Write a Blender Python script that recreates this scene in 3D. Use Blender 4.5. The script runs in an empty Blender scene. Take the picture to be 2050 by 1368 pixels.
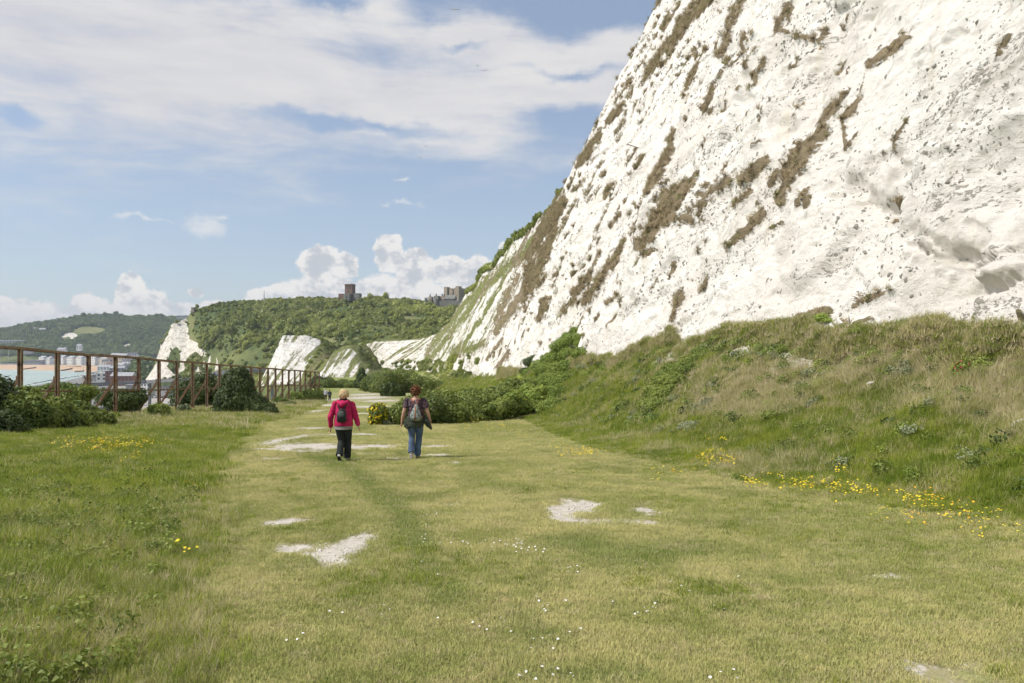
import bpy, bmesh, math, random, time
import numpy as np
from mathutils import Vector, Matrix
T0 = time.time()
rad = math.radians
SC = bpy.context.scene
COL = SC.collection
F = 1594.0; CX = 1025.0; HY = 695.0; EYE = 1.6
rng = np.random.default_rng(7)
random.seed(7)

# ---------------------------------------------------------------- camera
cam = bpy.data.objects.new('camera', bpy.data.cameras.new('camera'))
COL.objects.link(cam); SC.camera = cam
cam.location = (0, 0, EYE); cam.rotation_euler = (rad(90), 0, 0)
cam.data.lens = 28; cam.data.sensor_width = 36; cam.data.shift_y = 11/2050
cam.data.clip_start = 0.1; cam.data.clip_end = 30000

def at(px, py, Y):                      # a point of the place seen at px,py and Y metres ahead
    return Vector(((px-CX)/F*Y, Y, EYE + (HY-py)/F*Y))

# ---------------------------------------------------------------- noise (numpy)
def _h(ix, iy, iz, s):
    n = (ix*374761393 + iy*668265263 + iz*2147483647 + s*974711) & 0xffffffff
    n = ((n ^ (n >> 13))*1274126177) & 0xffffffff
    n = n ^ (n >> 16)
    n = (n*2246822519) & 0xffffffff
    return ((n ^ (n >> 15)) & 0xffffff)/float(0xffffff)
def vn(x, y, z=None, s=0):
    x = np.asarray(x, float); y = np.asarray(y, float)
    x, y = np.broadcast_arrays(x, y)
    ix = np.floor(x).astype(np.int64); iy = np.floor(y).astype(np.int64)
    fx = x-ix; fy = y-iy
    ux = fx*fx*fx*(fx*(fx*6-15)+10); uy = fy*fy*fy*(fy*(fy*6-15)+10)
    if z is None:
        a = _h(ix, iy, 0, s); b = _h(ix+1, iy, 0, s); c = _h(ix, iy+1, 0, s); d = _h(ix+1, iy+1, 0, s)
        return ((a+(b-a)*ux)*(1-uy) + (c+(d-c)*ux)*uy)*2-1
    z = np.broadcast_to(np.asarray(z, float), x.shape)
    iz = np.floor(z).astype(np.int64); fz = z-iz; uz = fz*fz*(3-2*fz)
    r = []
    for k in (0, 1):
        a = _h(ix, iy, iz+k, s); b = _h(ix+1, iy, iz+k, s); c = _h(ix, iy+1, iz+k, s); d = _h(ix+1, iy+1, iz+k, s)
        r.append((a+(b-a)*ux)*(1-uy) + (c+(d-c)*ux)*uy)
    return (r[0]*(1-uz)+r[1]*uz)*2-1
def fbm(x, y, z=None, o=4, s=0, g=.5):
    t = 0; a = 1.; n = 0.
    for i in range(o):
        ca = math.cos(.55+.8*i); sa = math.sin(.55+.8*i)
        t = t + a*vn((x*ca-y*sa)*2**i+i*17.3, (x*sa+y*ca)*2**i-i*9.1, None if z is None else z*2**i, s+i*31); n += a; a *= g
    return t/n
def ridge(x, y, o=3, s=0):
    t = 0; a = 1.; n = 0.
    for i in range(o):
        t = t + a*(1-2*np.abs(vn(x*2**i+3.7*i, y*2**i+i*5.1, None, s+i*13))); n += a; a *= .5
    return t/n
def facets(x, y, s=0, tilt=1., k=16.):         # broken rock facets: nearest cell with its own level and tilt
    ix = np.floor(x).astype(np.int64); iy = np.floor(y).astype(np.int64)
    W_ = np.zeros(x.shape); val = np.zeros(x.shape)
    for i in (-1, 0, 1):
        for j in (-1, 0, 1):
            cx_ = ix+i+_h(ix+i, iy+j, 1, s); cy_ = iy+j+_h(ix+i, iy+j, 2, s)
            dx = x-cx_; dy = y-cy_; d = dx*dx+dy*dy
            v = (_h(ix+i, iy+j, 3, s)-.5) + tilt*((_h(ix+i, iy+j, 4, s)-.5)*dx + (_h(ix+i, iy+j, 5, s)-.5)*dy)
            w_ = np.exp(-d*k); W_ += w_; val += v*w_
    return val/W_
def sm(a, b, x):
    t = np.clip((x-a)/(b-a), 0, 1); return t*t*(3-2*t)

# ---------------------------------------------------------------- object helpers
def tag(o, label=None, cat=None, group=None, kind=None):
    if label: o['label'] = label
    if cat: o['category'] = cat
    if group: o['group'] = group
    if kind: o['kind'] = kind
    return o
def link(name, me, mat=None, parent=None):
    o = bpy.data.objects.new(name, me); COL.objects.link(o)
    if mat is not None and me is not None and not me.materials: me.materials.append(mat)
    if parent is not None: o.parent = parent
    return o
def empty(name, loc, rz=0, label=None, cat=None, group=None):
    o = bpy.data.objects.new(name, None); COL.objects.link(o)
    o.location = loc; o.rotation_euler = (0, 0, rz); o.empty_display_size = .2
    return tag(o, label, cat, group)
def npmesh(name, V, Fc, smooth=False, attrs=None):
    V = np.asarray(V, np.float32); Fc = np.asarray(Fc, np.int32)
    me = bpy.data.meshes.new(name)
    me.vertices.add(len(V)); me.vertices.foreach_set('co', V.ravel())
    k = Fc.shape[1]
    me.loops.add(Fc.size); me.loops.foreach_set('vertex_index', Fc.ravel())
    me.polygons.add(len(Fc)); me.polygons.foreach_set('loop_start', np.arange(0, Fc.size, k, dtype=np.int32))
    me.polygons.foreach_set('use_smooth', np.full(len(Fc), smooth))
    me.update(calc_edges=True)
    for n, a in (attrs or {}).items():
        at_ = me.attributes.new(n, 'FLOAT', 'POINT'); at_.data.foreach_set('value', np.asarray(a, np.float32).ravel())
    return me
def gridmesh(name, P, smooth=True, attrs=None, flip=False):
    n, m = P.shape[:2]
    idx = np.arange(n*m).reshape(n, m)
    q = np.stack([idx[:-1, :-1], idx[1:, :-1], idx[1:, 1:], idx[:-1, 1:]], -1).reshape(-1, 4)
    if flip: q = q[:, ::-1]
    return npmesh(name, P.reshape(-1, 3), q, smooth, attrs)
class MB:                                # collects shapes, links them as one mesh
    def __init__(s): s.bm = bmesh.new()
    def box(s, c, size, rz=0, bev=0):
        M = Matrix.Translation(c) @ Matrix.Rotation(rz, 4, 'Z') @ Matrix.Diagonal((*size, 1))
        r = bmesh.ops.create_cube(s.bm, size=1, matrix=M)
        if bev:
            es = {e for v in r['verts'] for e in v.link_edges}
            bmesh.ops.bevel(s.bm, geom=list(es), offset=bev, segments=1, affect='EDGES')
        return s
    def bar(s, a, b, w, h=None, up=(0, 0, 1)):
        a = Vector(a); b = Vector(b); h = h or w; d = b-a; L = d.length; z = d.normalized()
        x = Vector(up).cross(z)
        if x.length < 1e-3: x = Vector((1, 0, 0))
        x.normalize(); y = z.cross(x)
        M = Matrix(((x.x, y.x, z.x, 0), (x.y, y.y, z.y, 0), (x.z, y.z, z.z, 0), (0, 0, 0, 1)))
        M = Matrix.Translation((a+b)/2) @ M @ Matrix.Diagonal((w, h, L, 1))
        bmesh.ops.create_cube(s.bm, size=1, matrix=M); return s
    def tube(s, pts, rads, n=10, caps=True):
        pts = [Vector(p) for p in pts]; rings = []
        for i, p in enumerate(pts):
            d = (pts[min(i+1, len(pts)-1)]-pts[max(i-1, 0)]).normalized()
            x = Vector((0, 1, 0)).cross(d)
            if x.length < .05: x = Vector((1, 0, 0)).cross(d)
            lev = abs(d.y) > .98
            x.normalize(); y = d.cross(x); r = rads[i]
            rx, ry = (r, r) if not isinstance(r, tuple) else (r if lev else (r[1], r[0]))
            rings.append([s.bm.verts.new(p + x*math.cos(2*math.pi*k/n)*rx + y*math.sin(2*math.pi*k/n)*ry) for k in range(n)])
        for a, b in zip(rings[:-1], rings[1:]):
            for k in range(n): s.bm.faces.new((a[k], a[(k+1) % n], b[(k+1) % n], b[k]))
        if caps: s.bm.faces.new(rings[0][::-1]); s.bm.faces.new(rings[-1])
        return s
    def ball(s, c, r, seg=12):
        if not isinstance(r, (tuple, list)): r = (r, r, r)
        bmesh.ops.create_uvsphere(s.bm, u_segments=seg, v_segments=max(6, seg//2+2), radius=1,
                                  matrix=Matrix.Translation(c) @ Matrix.Diagonal((*r, 1))); return s
    def poly(s, pts, dz):                # vertical prism from a plan outline with its own z per point
        lo = [s.bm.verts.new(p) for p in pts]; hi = [s.bm.verts.new((p[0], p[1], p[2]+dz)) for p in pts]
        n = len(pts)
        s.bm.faces.new(lo[::-1]); s.bm.faces.new(hi)
        for i in range(n): s.bm.faces.new((lo[i], lo[(i+1) % n], hi[(i+1) % n], hi[i]))
        return s
    def gable(s, c, w, d, h, rz=0, hip=0.):   # roof: ridge along local x
        M = Matrix.Translation(c) @ Matrix.Rotation(rz, 4, 'Z')
        v = [s.bm.verts.new(M @ Vector(p)) for p in ((-w/2, -d/2, 0), (w/2, -d/2, 0), (w/2, d/2, 0), (-w/2, d/2, 0), (-w/2+hip, 0, h), (w/2-hip, 0, h))]
        for f in ((0, 1, 5, 4), (2, 3, 4, 5), (1, 2, 5), (3, 0, 4), (3, 2, 1, 0)): s.bm.faces.new([v[i] for i in f])
        return s
    def build(s, name, mat=None, parent=None, smooth=False):
        bmesh.ops.recalc_face_normals(s.bm, faces=s.bm.faces[:])
        me = bpy.data.meshes.new(name); s.bm.to_mesh(me); s.bm.free()
        if smooth: me.polygons.foreach_set('use_smooth', [True]*len(me.polygons))
        return link(name, me, mat, parent)

# ---------------------------------------------------------------- node helpers
class NT:
    def __init__(s, nt): s.nt = nt; s.N = nt.nodes; s.L = nt.links
    def put(s, sock, v):
        if isinstance(v, bpy.types.NodeSocket): s.L.new(v, sock)
        elif isinstance(v, (tuple, list)) and len(v) == 3 and sock.type == 'RGBA': sock.default_value = (*v, 1)
        else: sock.default_value = v
    def new(s, t, **kw):
        n = s.N.new(t)
        for k, v in kw.items(): setattr(n, k, v)
        return n
    def m(s, op, a, b=None, c=None, clamp=False):
        n = s.new('ShaderNodeMath', operation=op); n.use_clamp = clamp
        s.put(n.inputs[0], a)
        if b is not None: s.put(n.inputs[1], b)
        if c is not None: s.put(n.inputs[2], c)
        return n.outputs[0]
    def mix(s, f, a, b, bt='MIX'):
        n = s.new('ShaderNodeMix', data_type='RGBA', blend_type=bt); n.clamp_factor = True
        s.put(n.inputs[0], f); s.put(n.inputs[6], a); s.put(n.inputs[7], b); return n.outputs[2]
    def ss(s, v, a, b, lo=0., hi=1.):
        n = s.new('ShaderNodeMapRange', interpolation_type='SMOOTHSTEP')
        s.put(n.inputs[0], v); n.inputs[1].default_value = a; n.inputs[2].default_value = b
        n.inputs[3].default_value = lo; n.inputs[4].default_value = hi; return n.outputs[0]
    def pos(s, scale=(1, 1, 1), rot=(0, 0, 0)):
        g = s.new('ShaderNodeNewGeometry'); m = s.new('ShaderNodeMapping'); s.L.new(g.outputs['Position'], m.inputs[0])
        m.inputs['Scale'].default_value = scale; m.inputs['Rotation'].default_value = rot; return m.outputs[0]
    def noise(s, vec, sc, det=4, rough=.55, dist=0., typ=None):
        n = s.new('ShaderNodeTexNoise'); s.put(n.inputs['Vector'], vec)
        if typ: n.noise_type = typ
        n.inputs['Scale'].default_value = sc; n.inputs['Detail'].default_value = det
        n.inputs['Roughness'].default_value = rough; n.inputs['Distortion'].default_value = dist; return n.outputs[0]
    def vor(s, vec, sc, feat='F1', out='Distance', rnd=1.):
        n = s.new('ShaderNodeTexVoronoi', feature=feat); s.put(n.inputs['Vector'], vec); n.inputs['Scale'].default_value = sc
        n.inputs['Randomness'].default_value = rnd; return n.outputs[out]
    def attr(s, name):
        n = s.new('ShaderNodeAttribute', attribute_name=name); return n.outputs['Fac']
    def rand(s): return s.new('ShaderNodeObjectInfo').outputs['Random']
def material(name, rough=.8, spec=.25):
    m = bpy.data.materials.new(name); m.use_nodes = True
    t = NT(m.node_tree); b = t.N['Principled BSDF']
    b.inputs['Roughness'].default_value = rough; b.inputs['Specular IOR Level'].default_value = spec
    t.b = b; t.mat = m; return t
def bump(t, h, strength=.5, dist=.1):
    n = t.new('ShaderNodeBump'); n.inputs['Strength'].default_value = strength; n.inputs['Distance'].default_value = dist
    t.put(n.inputs['Height'], h); t.L.new(n.outputs[0], t.b.inputs['Normal'])
def plain(name, c, c2=None, sc=4., rough=.8, spec=.25, metal=0., bmp=0., det=4, scale=(1, 1, 1)):
    t = material(name, rough, spec); t.b.inputs['Metallic'].default_value = metal
    c2 = c2 or tuple(v*.75 for v in c)
    tc = t.new('ShaderNodeTexCoord').outputs['Object']
    mp = t.new('ShaderNodeMapping'); t.L.new(tc, mp.inputs[0]); mp.inputs['Scale'].default_value = scale
    n = t.noise(mp.outputs[0], sc, det)
    t.put(t.b.inputs['Base Color'], t.mix(t.ss(n, .3, .7), c, c2))
    if bmp: bump(t, n, bmp, .02)
    return t.mat
def leafmat(name, c1, c2, c3=None, trans=.3, big=.15, fine=1.5, rough=.55, gain=1.75):
    c1 = tuple(v*gain for v in c1); c2 = tuple(v*gain for v in c2); c3 = c3 and tuple(v*gain for v in c3)
    t = material(name, rough, .25)
    P = t.pos(); r = t.rand()
    f = t.m('ADD', t.m('MULTIPLY', t.noise(P, big, 3), .6), t.m('MULTIPLY', t.noise(P, fine, 3), .4))
    col = t.mix(t.ss(f, .36, .64), c1, c2)
    if c3: col = t.mix(t.ss(t.noise(P, fine*3.1, 2), .56, .72), col, c3)
    col = t.mix(t.ss(r, .55, 0., 0, .32), col, tuple(v*.6 for v in c1)); col = t.mix(t.ss(r, .6, 1., 0, .4), col, tuple(v*1.45 for v in c2))
    t.put(t.b.inputs['Base Color'], col)
    tr = t.new('ShaderNodeBsdfTranslucent'); t.put(tr.inputs[0], t.mix(.35, col, (.25, .3, .03)))
    mx = t.new('ShaderNodeMixShader'); mx.inputs[0].default_value = trans
    t.L.new(t.b.outputs[0], mx.inputs[1]); t.L.new(tr.outputs[0], mx.inputs[2])
    t.L.new(mx.outputs[0], t.N['Material Output'].inputs[0]); return t.mat

# ---------------------------------------------------------------- light
SUN_EL, AZ = 48.0, 12.0     # sun from the left, a little behind the camera
sd = Vector((-math.cos(rad(SUN_EL))*math.cos(rad(AZ)), -math.cos(rad(SUN_EL))*math.sin(rad(AZ)), math.sin(rad(SUN_EL))))
sun = bpy.data.objects.new('sun', bpy.data.lights.new('sun', 'SUN')); COL.objects.link(sun)
sun.data.energy = 4.8; sun.data.angle = rad(.5); sun.data.color = (1, .95, .865)
sun.rotation_euler = sd.to_track_quat('Z', 'Y').to_euler()
SC.view_settings.view_transform = 'Standard'; SC.view_settings.look = 'None'
SC.view_settings.exposure = 0; SC.view_settings.gamma = 1

# ---------------------------------------------------------------- sky with clouds
W = bpy.data.worlds.new('World'); SC.world = W; W.use_nodes = True
t = NT(W.node_tree)
sky = t.new('ShaderNodeTexSky', sky_type='NISHITA'); sky.sun_disc = False
sky.sun_elevation = rad(SUN_EL); sky.sun_rotation = math.atan2(sd.x, sd.y)
sky.air_density = 1.0; sky.dust_density = .6; sky.ozone_density = 1.2
SK = .1
gen = t.new('ShaderNodeTexCoord').outputs['Generated']
sp = t.new('ShaderNodeSeparateXYZ'); t.L.new(gen, sp.inputs[0])
az = t.m('ARCTAN2', sp.outputs[0], sp.outputs[1])
el = t.m('ARCSINE', sp.outputs[2])
AE = t.new('ShaderNodeCombineXYZ'); t.L.new(az, AE.inputs[0]); t.L.new(el, AE.inputs[1])
def ae(px, py):
    x = (px-CX)/F; z = (HY-py)/F; return math.atan(x), math.atan(z/math.hypot(x, 1))
def blob(px, py, rx, ry, rot=0.):
    a, e = ae(px, py); ca = math.cos(a)**2
    mp = t.new('ShaderNodeMapping', vector_type='TEXTURE'); t.L.new(warp, mp.inputs[0])
    mp.inputs['Location'].default_value = (a, e, 0); mp.inputs['Rotation'].default_value = (0, 0, rot)
    mp.inputs['Scale'].default_value = (rx/F*ca, ry/F*math.cos(a), 1)
    l = t.new('ShaderNodeVectorMath', operation='LENGTH'); t.L.new(mp.outputs[0], l.inputs[0])
    return t.m('SUBTRACT', 1., l.outputs['Value'])
def vmap(vec, loc, rot, sc):
    mp = t.new('ShaderNodeMapping'); t.L.new(vec, mp.inputs[0]); mp.inputs['Location'].default_value = loc
    mp.inputs['Rotation'].default_value = (0, 0, rot); mp.inputs['Scale'].default_value = sc; return mp.outputs[0]
AEo = AE.outputs[0]
def warped(sc, amt, det=5):
    n = t.new('ShaderNodeTexNoise'); t.put(n.inputs['Vector'], AEo); n.inputs['Scale'].default_value = sc; n.inputs['Detail'].default_value = det
    n.inputs['Roughness'].default_value = .6
    v = t.new('ShaderNodeVectorMath', operation='MULTIPLY_ADD'); t.L.new(n.outputs['Color'], v.inputs[0])
    v.inputs[1].default_value = (amt, amt, 0); v.inputs[2].default_value = (0, 0, 0)
    w = t.new('ShaderNodeVectorMath', operation='ADD'); t.L.new(v.outputs[0], w.inputs[0]); t.L.new(AEo, w.inputs[1])
    w2 = t.new('ShaderNodeVectorMath', operation='SUBTRACT'); t.L.new(w.outputs[0], w2.inputs[0]); w2.inputs[1].default_value = (amt/2, amt/2, 0)
    return w2.outputs[0]
# high sheet
warp = warped(7., .10, 6)
def mx_all(l):
    r = l[0]
    for v in l[1:]: r = t.m('MAXIMUM', r, v)
    return r
sheet = mx_all([blob(*b) for b in ((-100, -120, 900, 400, 0), (420, 120, 560, 200, 0), (780, 190, 420, 110, -.12), (1120, 180, 300, 70, -.05), (1230, 90, 240, 60, .1), (950, 90, 330, 90, -.2))])
gaps = mx_all([blob(*b) for b in ((1180, 5, 230, 50, -.15), (640, 238, 130, 16, -.1), (860, 10, 70, 40, 0), (760, 250, 140, 14, -.08), (1150, 232, 90, 26, 0), (1130, 140, 90, 12, 0), (20, 235, 50, 18, 0), (930, 110, 40, 10, 0), (700, -5, 90, 16, 0))])
st = t.noise(vmap(AEo, (0, 0, 0), .10, (3.0, 13., 1)), 1.6, 7, .62, .3)
big = t.noise(vmap(AEo, (3, 1, 0), .1, (2., 6., 1)), 1.3, 3, .5)
f1 = t.m('ADD', t.m('MULTIPLY', sheet, 1.15), t.m('MULTIPLY', t.m('SUBTRACT', st, .5), 2.3))
f1 = t.m('SUBTRACT', f1, t.m('MULTIPLY', t.m('MAXIMUM', t.m('ADD', gaps, .5), 0.), .62))
c1 = t.ss(f1, -.46, .80)
# generic light cloud elsewhere in the sky (behind and above the view)
els = t.m('GREATER_THAN', t.m('ABSOLUTE', az), 1.05)
gen2 = t.m('MULTIPLY', t.ss(t.noise(gen, 2.2, 5, .6), .48, .7), els)
c1 = t.m('MAXIMUM', c1, t.m('MULTIPLY', gen2, .8))
# cumulus on the horizon
warp = warped(26., .036, 7)
cum = mx_all([blob(*b) for b in ((15, 640, 60, 58, 0), (95, 655, 80, 50, 0), (175, 640, 62, 52, 0), (262, 600, 36, 58, 0), (300, 625, 60, 52, 0), (360, 640, 60, 42, 0), (215, 680, 260, 70, 0), (430, 620, 40, 22, 0), (395, 586, 14, 9, 0),
   (645, 535, 58, 46, 0), (690, 525, 30, 30, 0), (780, 505, 30, 46, 0), (835, 540, 50, 40, 0), (900, 535, 42, 34, 0), (960, 550, 50, 44, 0), (1011, 494, 20, 12, 0), (760, 610, 260, 62, 0), (1000, 590, 130, 70, 0), (560, 600, 70, 34, 0))])
wisp = mx_all([blob(*b) for b in ((412, 452, 44, 30, 0), (438, 440, 40, 9, 0), (800, 408, 44, 6, 0), (290, 438, 90, 8, 0), (810, 360, 30, 6, 0))])
cn = t.noise(vmap(AEo, (0, 0, 0), 0, (1, 1.25, 1)), 38., 6, .62)
f2 = t.m('ADD', cum, t.m('MULTIPLY', t.m('SUBTRACT', cn, .5), .55))
infront = t.m('LESS_THAN', t.m('ABSOLUTE', az), 1.0)
c2 = t.m('MULTIPLY', t.ss(f2, .0, .16), infront)
c3 = t.m('MULTIPLY', t.m('MULTIPLY', t.ss(t.m('ADD', wisp, t.m('MULTIPLY', t.m('SUBTRACT', cn, .5), 2.4)), 0., 1.1), infront), .75)
# hazy whitening low down
hz = t.m('MULTIPLY', t.ss(el, .32, .0), .38)
skyc = t.mix(1., sky.outputs[0], (1.18, 1.24, 1.36), 'MULTIPLY')
skyc = t.mix(hz, skyc, (5.6, 6.3, 7.2))
skyc = t.mix(.36, skyc, (5.4, 6.05, 6.8))
sheetcol = t.mix(t.ss(t.m('ADD', st, t.m('MULTIPLY', big, .5)), .45, 1.), (6.5, 6.5, 6.9), (8.1, 7.95, 7.85))
skyc = t.mix(t.m('MULTIPLY', c1, .93), skyc, sheetcol)
lit = t.noise(vmap(AEo, (.012, -.016, 0), 0, (1, 1.25, 1)), 38., 6, .62)
shade = t.m('ADD', t.m('MULTIPLY', t.m('SUBTRACT', cn, lit), 2.0), t.m('SUBTRACT', t.m('MULTIPLY', t.noise(AEo, 11., 4), .9), .0))
shade = t.m('ADD', shade, t.m('MULTIPLY', f2, -.35))
ccol = t.mix(t.ss(shade, .0, .5), (5.7, 6.0, 6.5), (8.9, 8.7, 8.5))
ccol = t.mix(t.ss(el, .075, .0), ccol, (6.5, 6.7, 7.1))
skyc = t.mix(t.m('MULTIPLY', c2, .95), skyc, ccol)
skyc = t.mix(c3, skyc, (7.8, 7.9, 8.1))
bg = t.N['Background']; t.put(bg.inputs[0], skyc); bg.inputs[1].default_value = SK
W.cycles.sampling_method = 'MANUAL'; W.cycles.sample_map_resolution = 1024

# ---------------------------------------------------------------- terrain functions
def basez(y): return np.interp(y, [-30, 0, 113, 200, 300, 450, 700], [1.6, 0, -6.1, -9.1, -12, -15, -20])
def fenceX(y): return -19.6-.065*y
_fy = [-30, 0, 360, 400, 430, 450, 480, 520, 700]; _fx = [16.5, 12.55, -35.3, -49, -61, -72, -86, -100, -150]
def footX(y): return np.interp(y, _fy, _fx)          # where the chalk face starts
def bankX(y): return footX(y)-5.45                   # foot of the grassy bank
def verL(y): return np.interp(y, [0, 4.35, 6.1, 9.5, 18.4, 25.6, 39.9, 52, 80, 111, 200], [-1.4, -1.84, -2.39, -3.54, -6.7, -8.9, -11.9, -13.6, -19.5, -26.3, -44])
def verR(y): return np.interp(y, [0, 9.1, 11.7, 14.3, 21.4, 30, 52, 70, 110, 200], [8.5, 5.9, 4.95, 4.26, 2.7, 1.7, .2, -3.5, -10, -22])
def edgeX(y): return np.where(y < 111, fenceX(y), -26.8-(y-111)*.22)
def gz(x, y):
    x = np.asarray(x, float); y = np.asarray(y, float)
    z = basez(y)
    p = x-bankX(y)
    lump = fbm(x/4.5, y/6, s=3, o=3)
    pb = np.clip(p, 0, None)
    rise = np.where(pb < 5.4, .63*pb, 3.40+(pb-5.4)*.04)*np.interp(y, [4, 10, 16, 20, 26, 32, 60], [.6, .64, .70, .82, .90, .97, 1.])
    rise = rise + np.where(p > -1.5, .0, 0)
    rise = rise*sm(-.2, 1.6, p) if False else rise
    soft = .12*np.exp(-(p/1.2)**2)
    z = z + rise + soft + lump*.62*sm(.3, 3., p) + .14*fbm(x/1.1, y/1.5, s=9, o=3)*sm(0, 2, p)
    z = z + .06*fbm(x/5, y/7, s=5, o=2) + .012*fbm(x/.7, y/.9, s=6, o=2)
    # verge swell and drop behind the fence to the harbour
    z = z + .10*sm(0, 2.5, verL(y)-x)*(1+fbm(x/1.6, y/2, s=8, o=2))
    q = edgeX(y)-2.2-x
    drop = np.where(q > 0, q*.8 - .5*(1-np.exp(-q/1.2)), 0)
    z = z - drop + fbm(x/9, y/11, s=12, o=3)*1.2*sm(3, 14, q)
    return np.maximum(z, -52.)

# distance to strokes traced over the place, for grass streaks, bare chalk and so on
def dstroke(px, py, pts, w):
    best = np.full(px.shape, 1e9)
    ws = w if isinstance(w, (tuple, list)) else [w]*len(pts)
    for i in range(len(pts)-1):
        (x0, y0), (x1, y1) = pts[i], pts[i+1]
        dx, dy = x1-x0, y1-y0; L = dx*dx+dy*dy
        tt = np.clip(((px-x0)*dx+(py-y0)*dy)/L, 0, 1)
        d = np.hypot(px-x0-tt*dx, py-y0-tt*dy)/(ws[i]+(ws[i+1]-ws[i])*tt)
        best = np.minimum(best, d)
    return best                           # <1 inside
def proj(P):
    Y = np.maximum(P[..., 1], 1.); return CX+F*P[..., 0]/Y, HY-F*(P[..., 2]-EYE)/Y
def inpoly(px, py, poly):
    r = np.zeros(px.shape, bool); n = len(poly)
    for i in range(n):
        x0, y0 = poly[i]; x1, y1 = poly[(i+1) % n]
        if y0 == y1: continue
        c = ((y0 > py) != (y1 > py)) & (px < (x1-x0)*(py-y0)/(y1-y0)+x0); r ^= c
    return r

# ---------------------------------------------------------------- ground sheet
BARE = [(680,1108,52,20,1),(705,1098,38,18,1),(665,1130,44,13,1),(592,1100,34,9,.6),(1150,1018,40,12,1),(1130,1037,42,10,1),(1188,1048,26,5,.9),(1290,1020,28,8,.75),(1295,1048,32,5,.9),(1172,1010,24,7,.9),
 (575,880,24,12,1),(600,897,62,8,1),(690,897,70,5,.9),(760,893,40,3,.9),(625,858,32,3,.9),(520,900,16,3,.9),(870,893,38,2.5,.9),(800,918,42,2.5,.9),(872,911,50,3,.8),(918,928,32,3.5,.9),(905,1008,22,5,.65),
 (498,1014,20,3.5,.9),(1545,1048,32,3.5,.9),(1500,1037,26,3,.6),(1800,1154,50,6,.85),(1900,1136,70,4.5,.7),(1680,1105,60,4,.5),(1890,1335,60,16,.02),(1960,1372,70,14,-.1),(2030,1148,24,6,.8),(740,815,42,2.2,.9),(762,803,30,1.8,.9),
 (736,829,32,2,.9),(668,800,9,5,1),(655,812,20,4,1),(638,824,20,4,1),(612,832,8,3,.7),(765,820,30,1.6,.8),(722,846,20,1.5,.8),(735,796,40,3,.8),(730,790,30,2,.8),(590,1045,50,5,.35),(560,1056,30,4,.3),(2035,1270,30,6,.6),
 (700,870,50,2.5,.8),(735,872,30,2,.7),(545,918,30,2,.5),(640,906,50,2,.8),(735,908,30,2.5,.8),(1410,1075,14,3,.3),(1155,860,16,2,.8)]
BARE = [(b[0], b[1], b[2]*(1.3 if b[1] > 980 else 1.05), b[3]*(1.3 if b[1] > 980 else 1.), .42+.62*b[4]) for b in BARE]
ys = np.concatenate([np.linspace(-14, 3, 30)[:-1], np.geomspace(3, 90, 640)[:-1], np.geomspace(90, 640, 150)])
aa = np.concatenate([np.linspace(-1.7, -.62, 60)[:-1], np.linspace(-.62, .6, 620), np.linspace(.6, 1.6, 60)[1:]])
YY, AA = np.meshgrid(ys, aa, indexing='ij'); XX = AA*(YY+15.)*.98
# keep it tighter near the view so that detail is where it is seen
kf = np.interp(YY, [-14, 3, 12, 90, 640], [.75, .62, .72, .9, 1.0]); XX = XX*kf
ZZ = gz(XX, YY)
gy = np.clip(ys, 4, None)
bare = np.zeros(XX.shape)
def groundY(py): return EYE/((py-HY)/F-.054)
def groundY2(py):
    Y = np.linspace(3, 230, 4000); p = HY+F*(EYE-basez(Y))/Y
    return float(np.interp(-py, -p, Y))
for (bx, by, rx, ry, st_) in BARE:
    Y = groundY2(by); X = (bx-CX)/F*Y; Rx = rx/F*Y; Ry = (groundY2(by-ry)-groundY2(by+ry))/2
    q = np.hypot((XX-X)/Rx, (YY-Y)/Ry)
    bare = np.maximum(bare, st_*np.clip(1.45-q, 0, 1.3))
def bankbare(x, y):
    p = x-bankX(y); return sm(2.6, 4.8, p)*sm(.04, .30, fbm(x/1.3, y/2.0, s=33, o=4))*sm(60, 40, y)*sm(9, 3, p-3)
bare = np.maximum(bare, 1.1*bankbare(XX, YY))
tall = np.maximum(sm(-.35, .9, verL(YY)-XX+.5*fbm(XX/1.2, YY/1.5, s=21, o=3)), sm(-1.1, .5, XX-verR(YY)+.6*fbm(XX/1.3, YY/2, s=22, o=3)))
tall = tall*np.where(YY > 115, .6, 1)
LUSH = [([(600,900),(690,935),(770,1000),(830,1080),(850,1150),(900,1200)], [20,22,24,30,26,20], 1.), ([(1080,1090),(1250,1110),(1420,1100)], [16,30,16], .9), ([(1000,1370),(1150,1345),(1300,1355)], [10,24,12], .9), ([(1000,1250),(1120,1280)], [14,14], .8), ([(930,960),(1050,985)], 14, .6), ([(1380,1180),(1480,1230)], [20,30], .7), ([(700,1180),(760,1230)], 20, .5)]
def lushv(x, y):
    qx, qy = proj(np.stack([x, y, gz(x, y)], -1)); w = .9*fbm(x/.7, y/.9, s=24, o=4); r = 0*qx
    for p_, w_, k_ in LUSH: r = np.maximum(r, k_*sm(1.35, .2, dstroke(qx, qy, p_, w_)+w))
    return r
lush = lushv(XX, YY)*(YY > 2)*(YY < 60)
pB = XX-bankX(YY)
dry = sm(.8, 2.6, pB+fbm(XX/3, YY/4, s=31, o=3)*1.6)*sm(50, 24, YY)*.9
ZZ = ZZ-.02*np.clip(bare, 0, 1)*sm(30, 10, YY)
# inside the far bay and under the cliffs it is all scrub
me = gridmesh('ground', np.stack([XX, YY, ZZ], -1), True, dict(bare=bare, tall=tall, dry=dry, lush=lush), flip=True)

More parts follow.
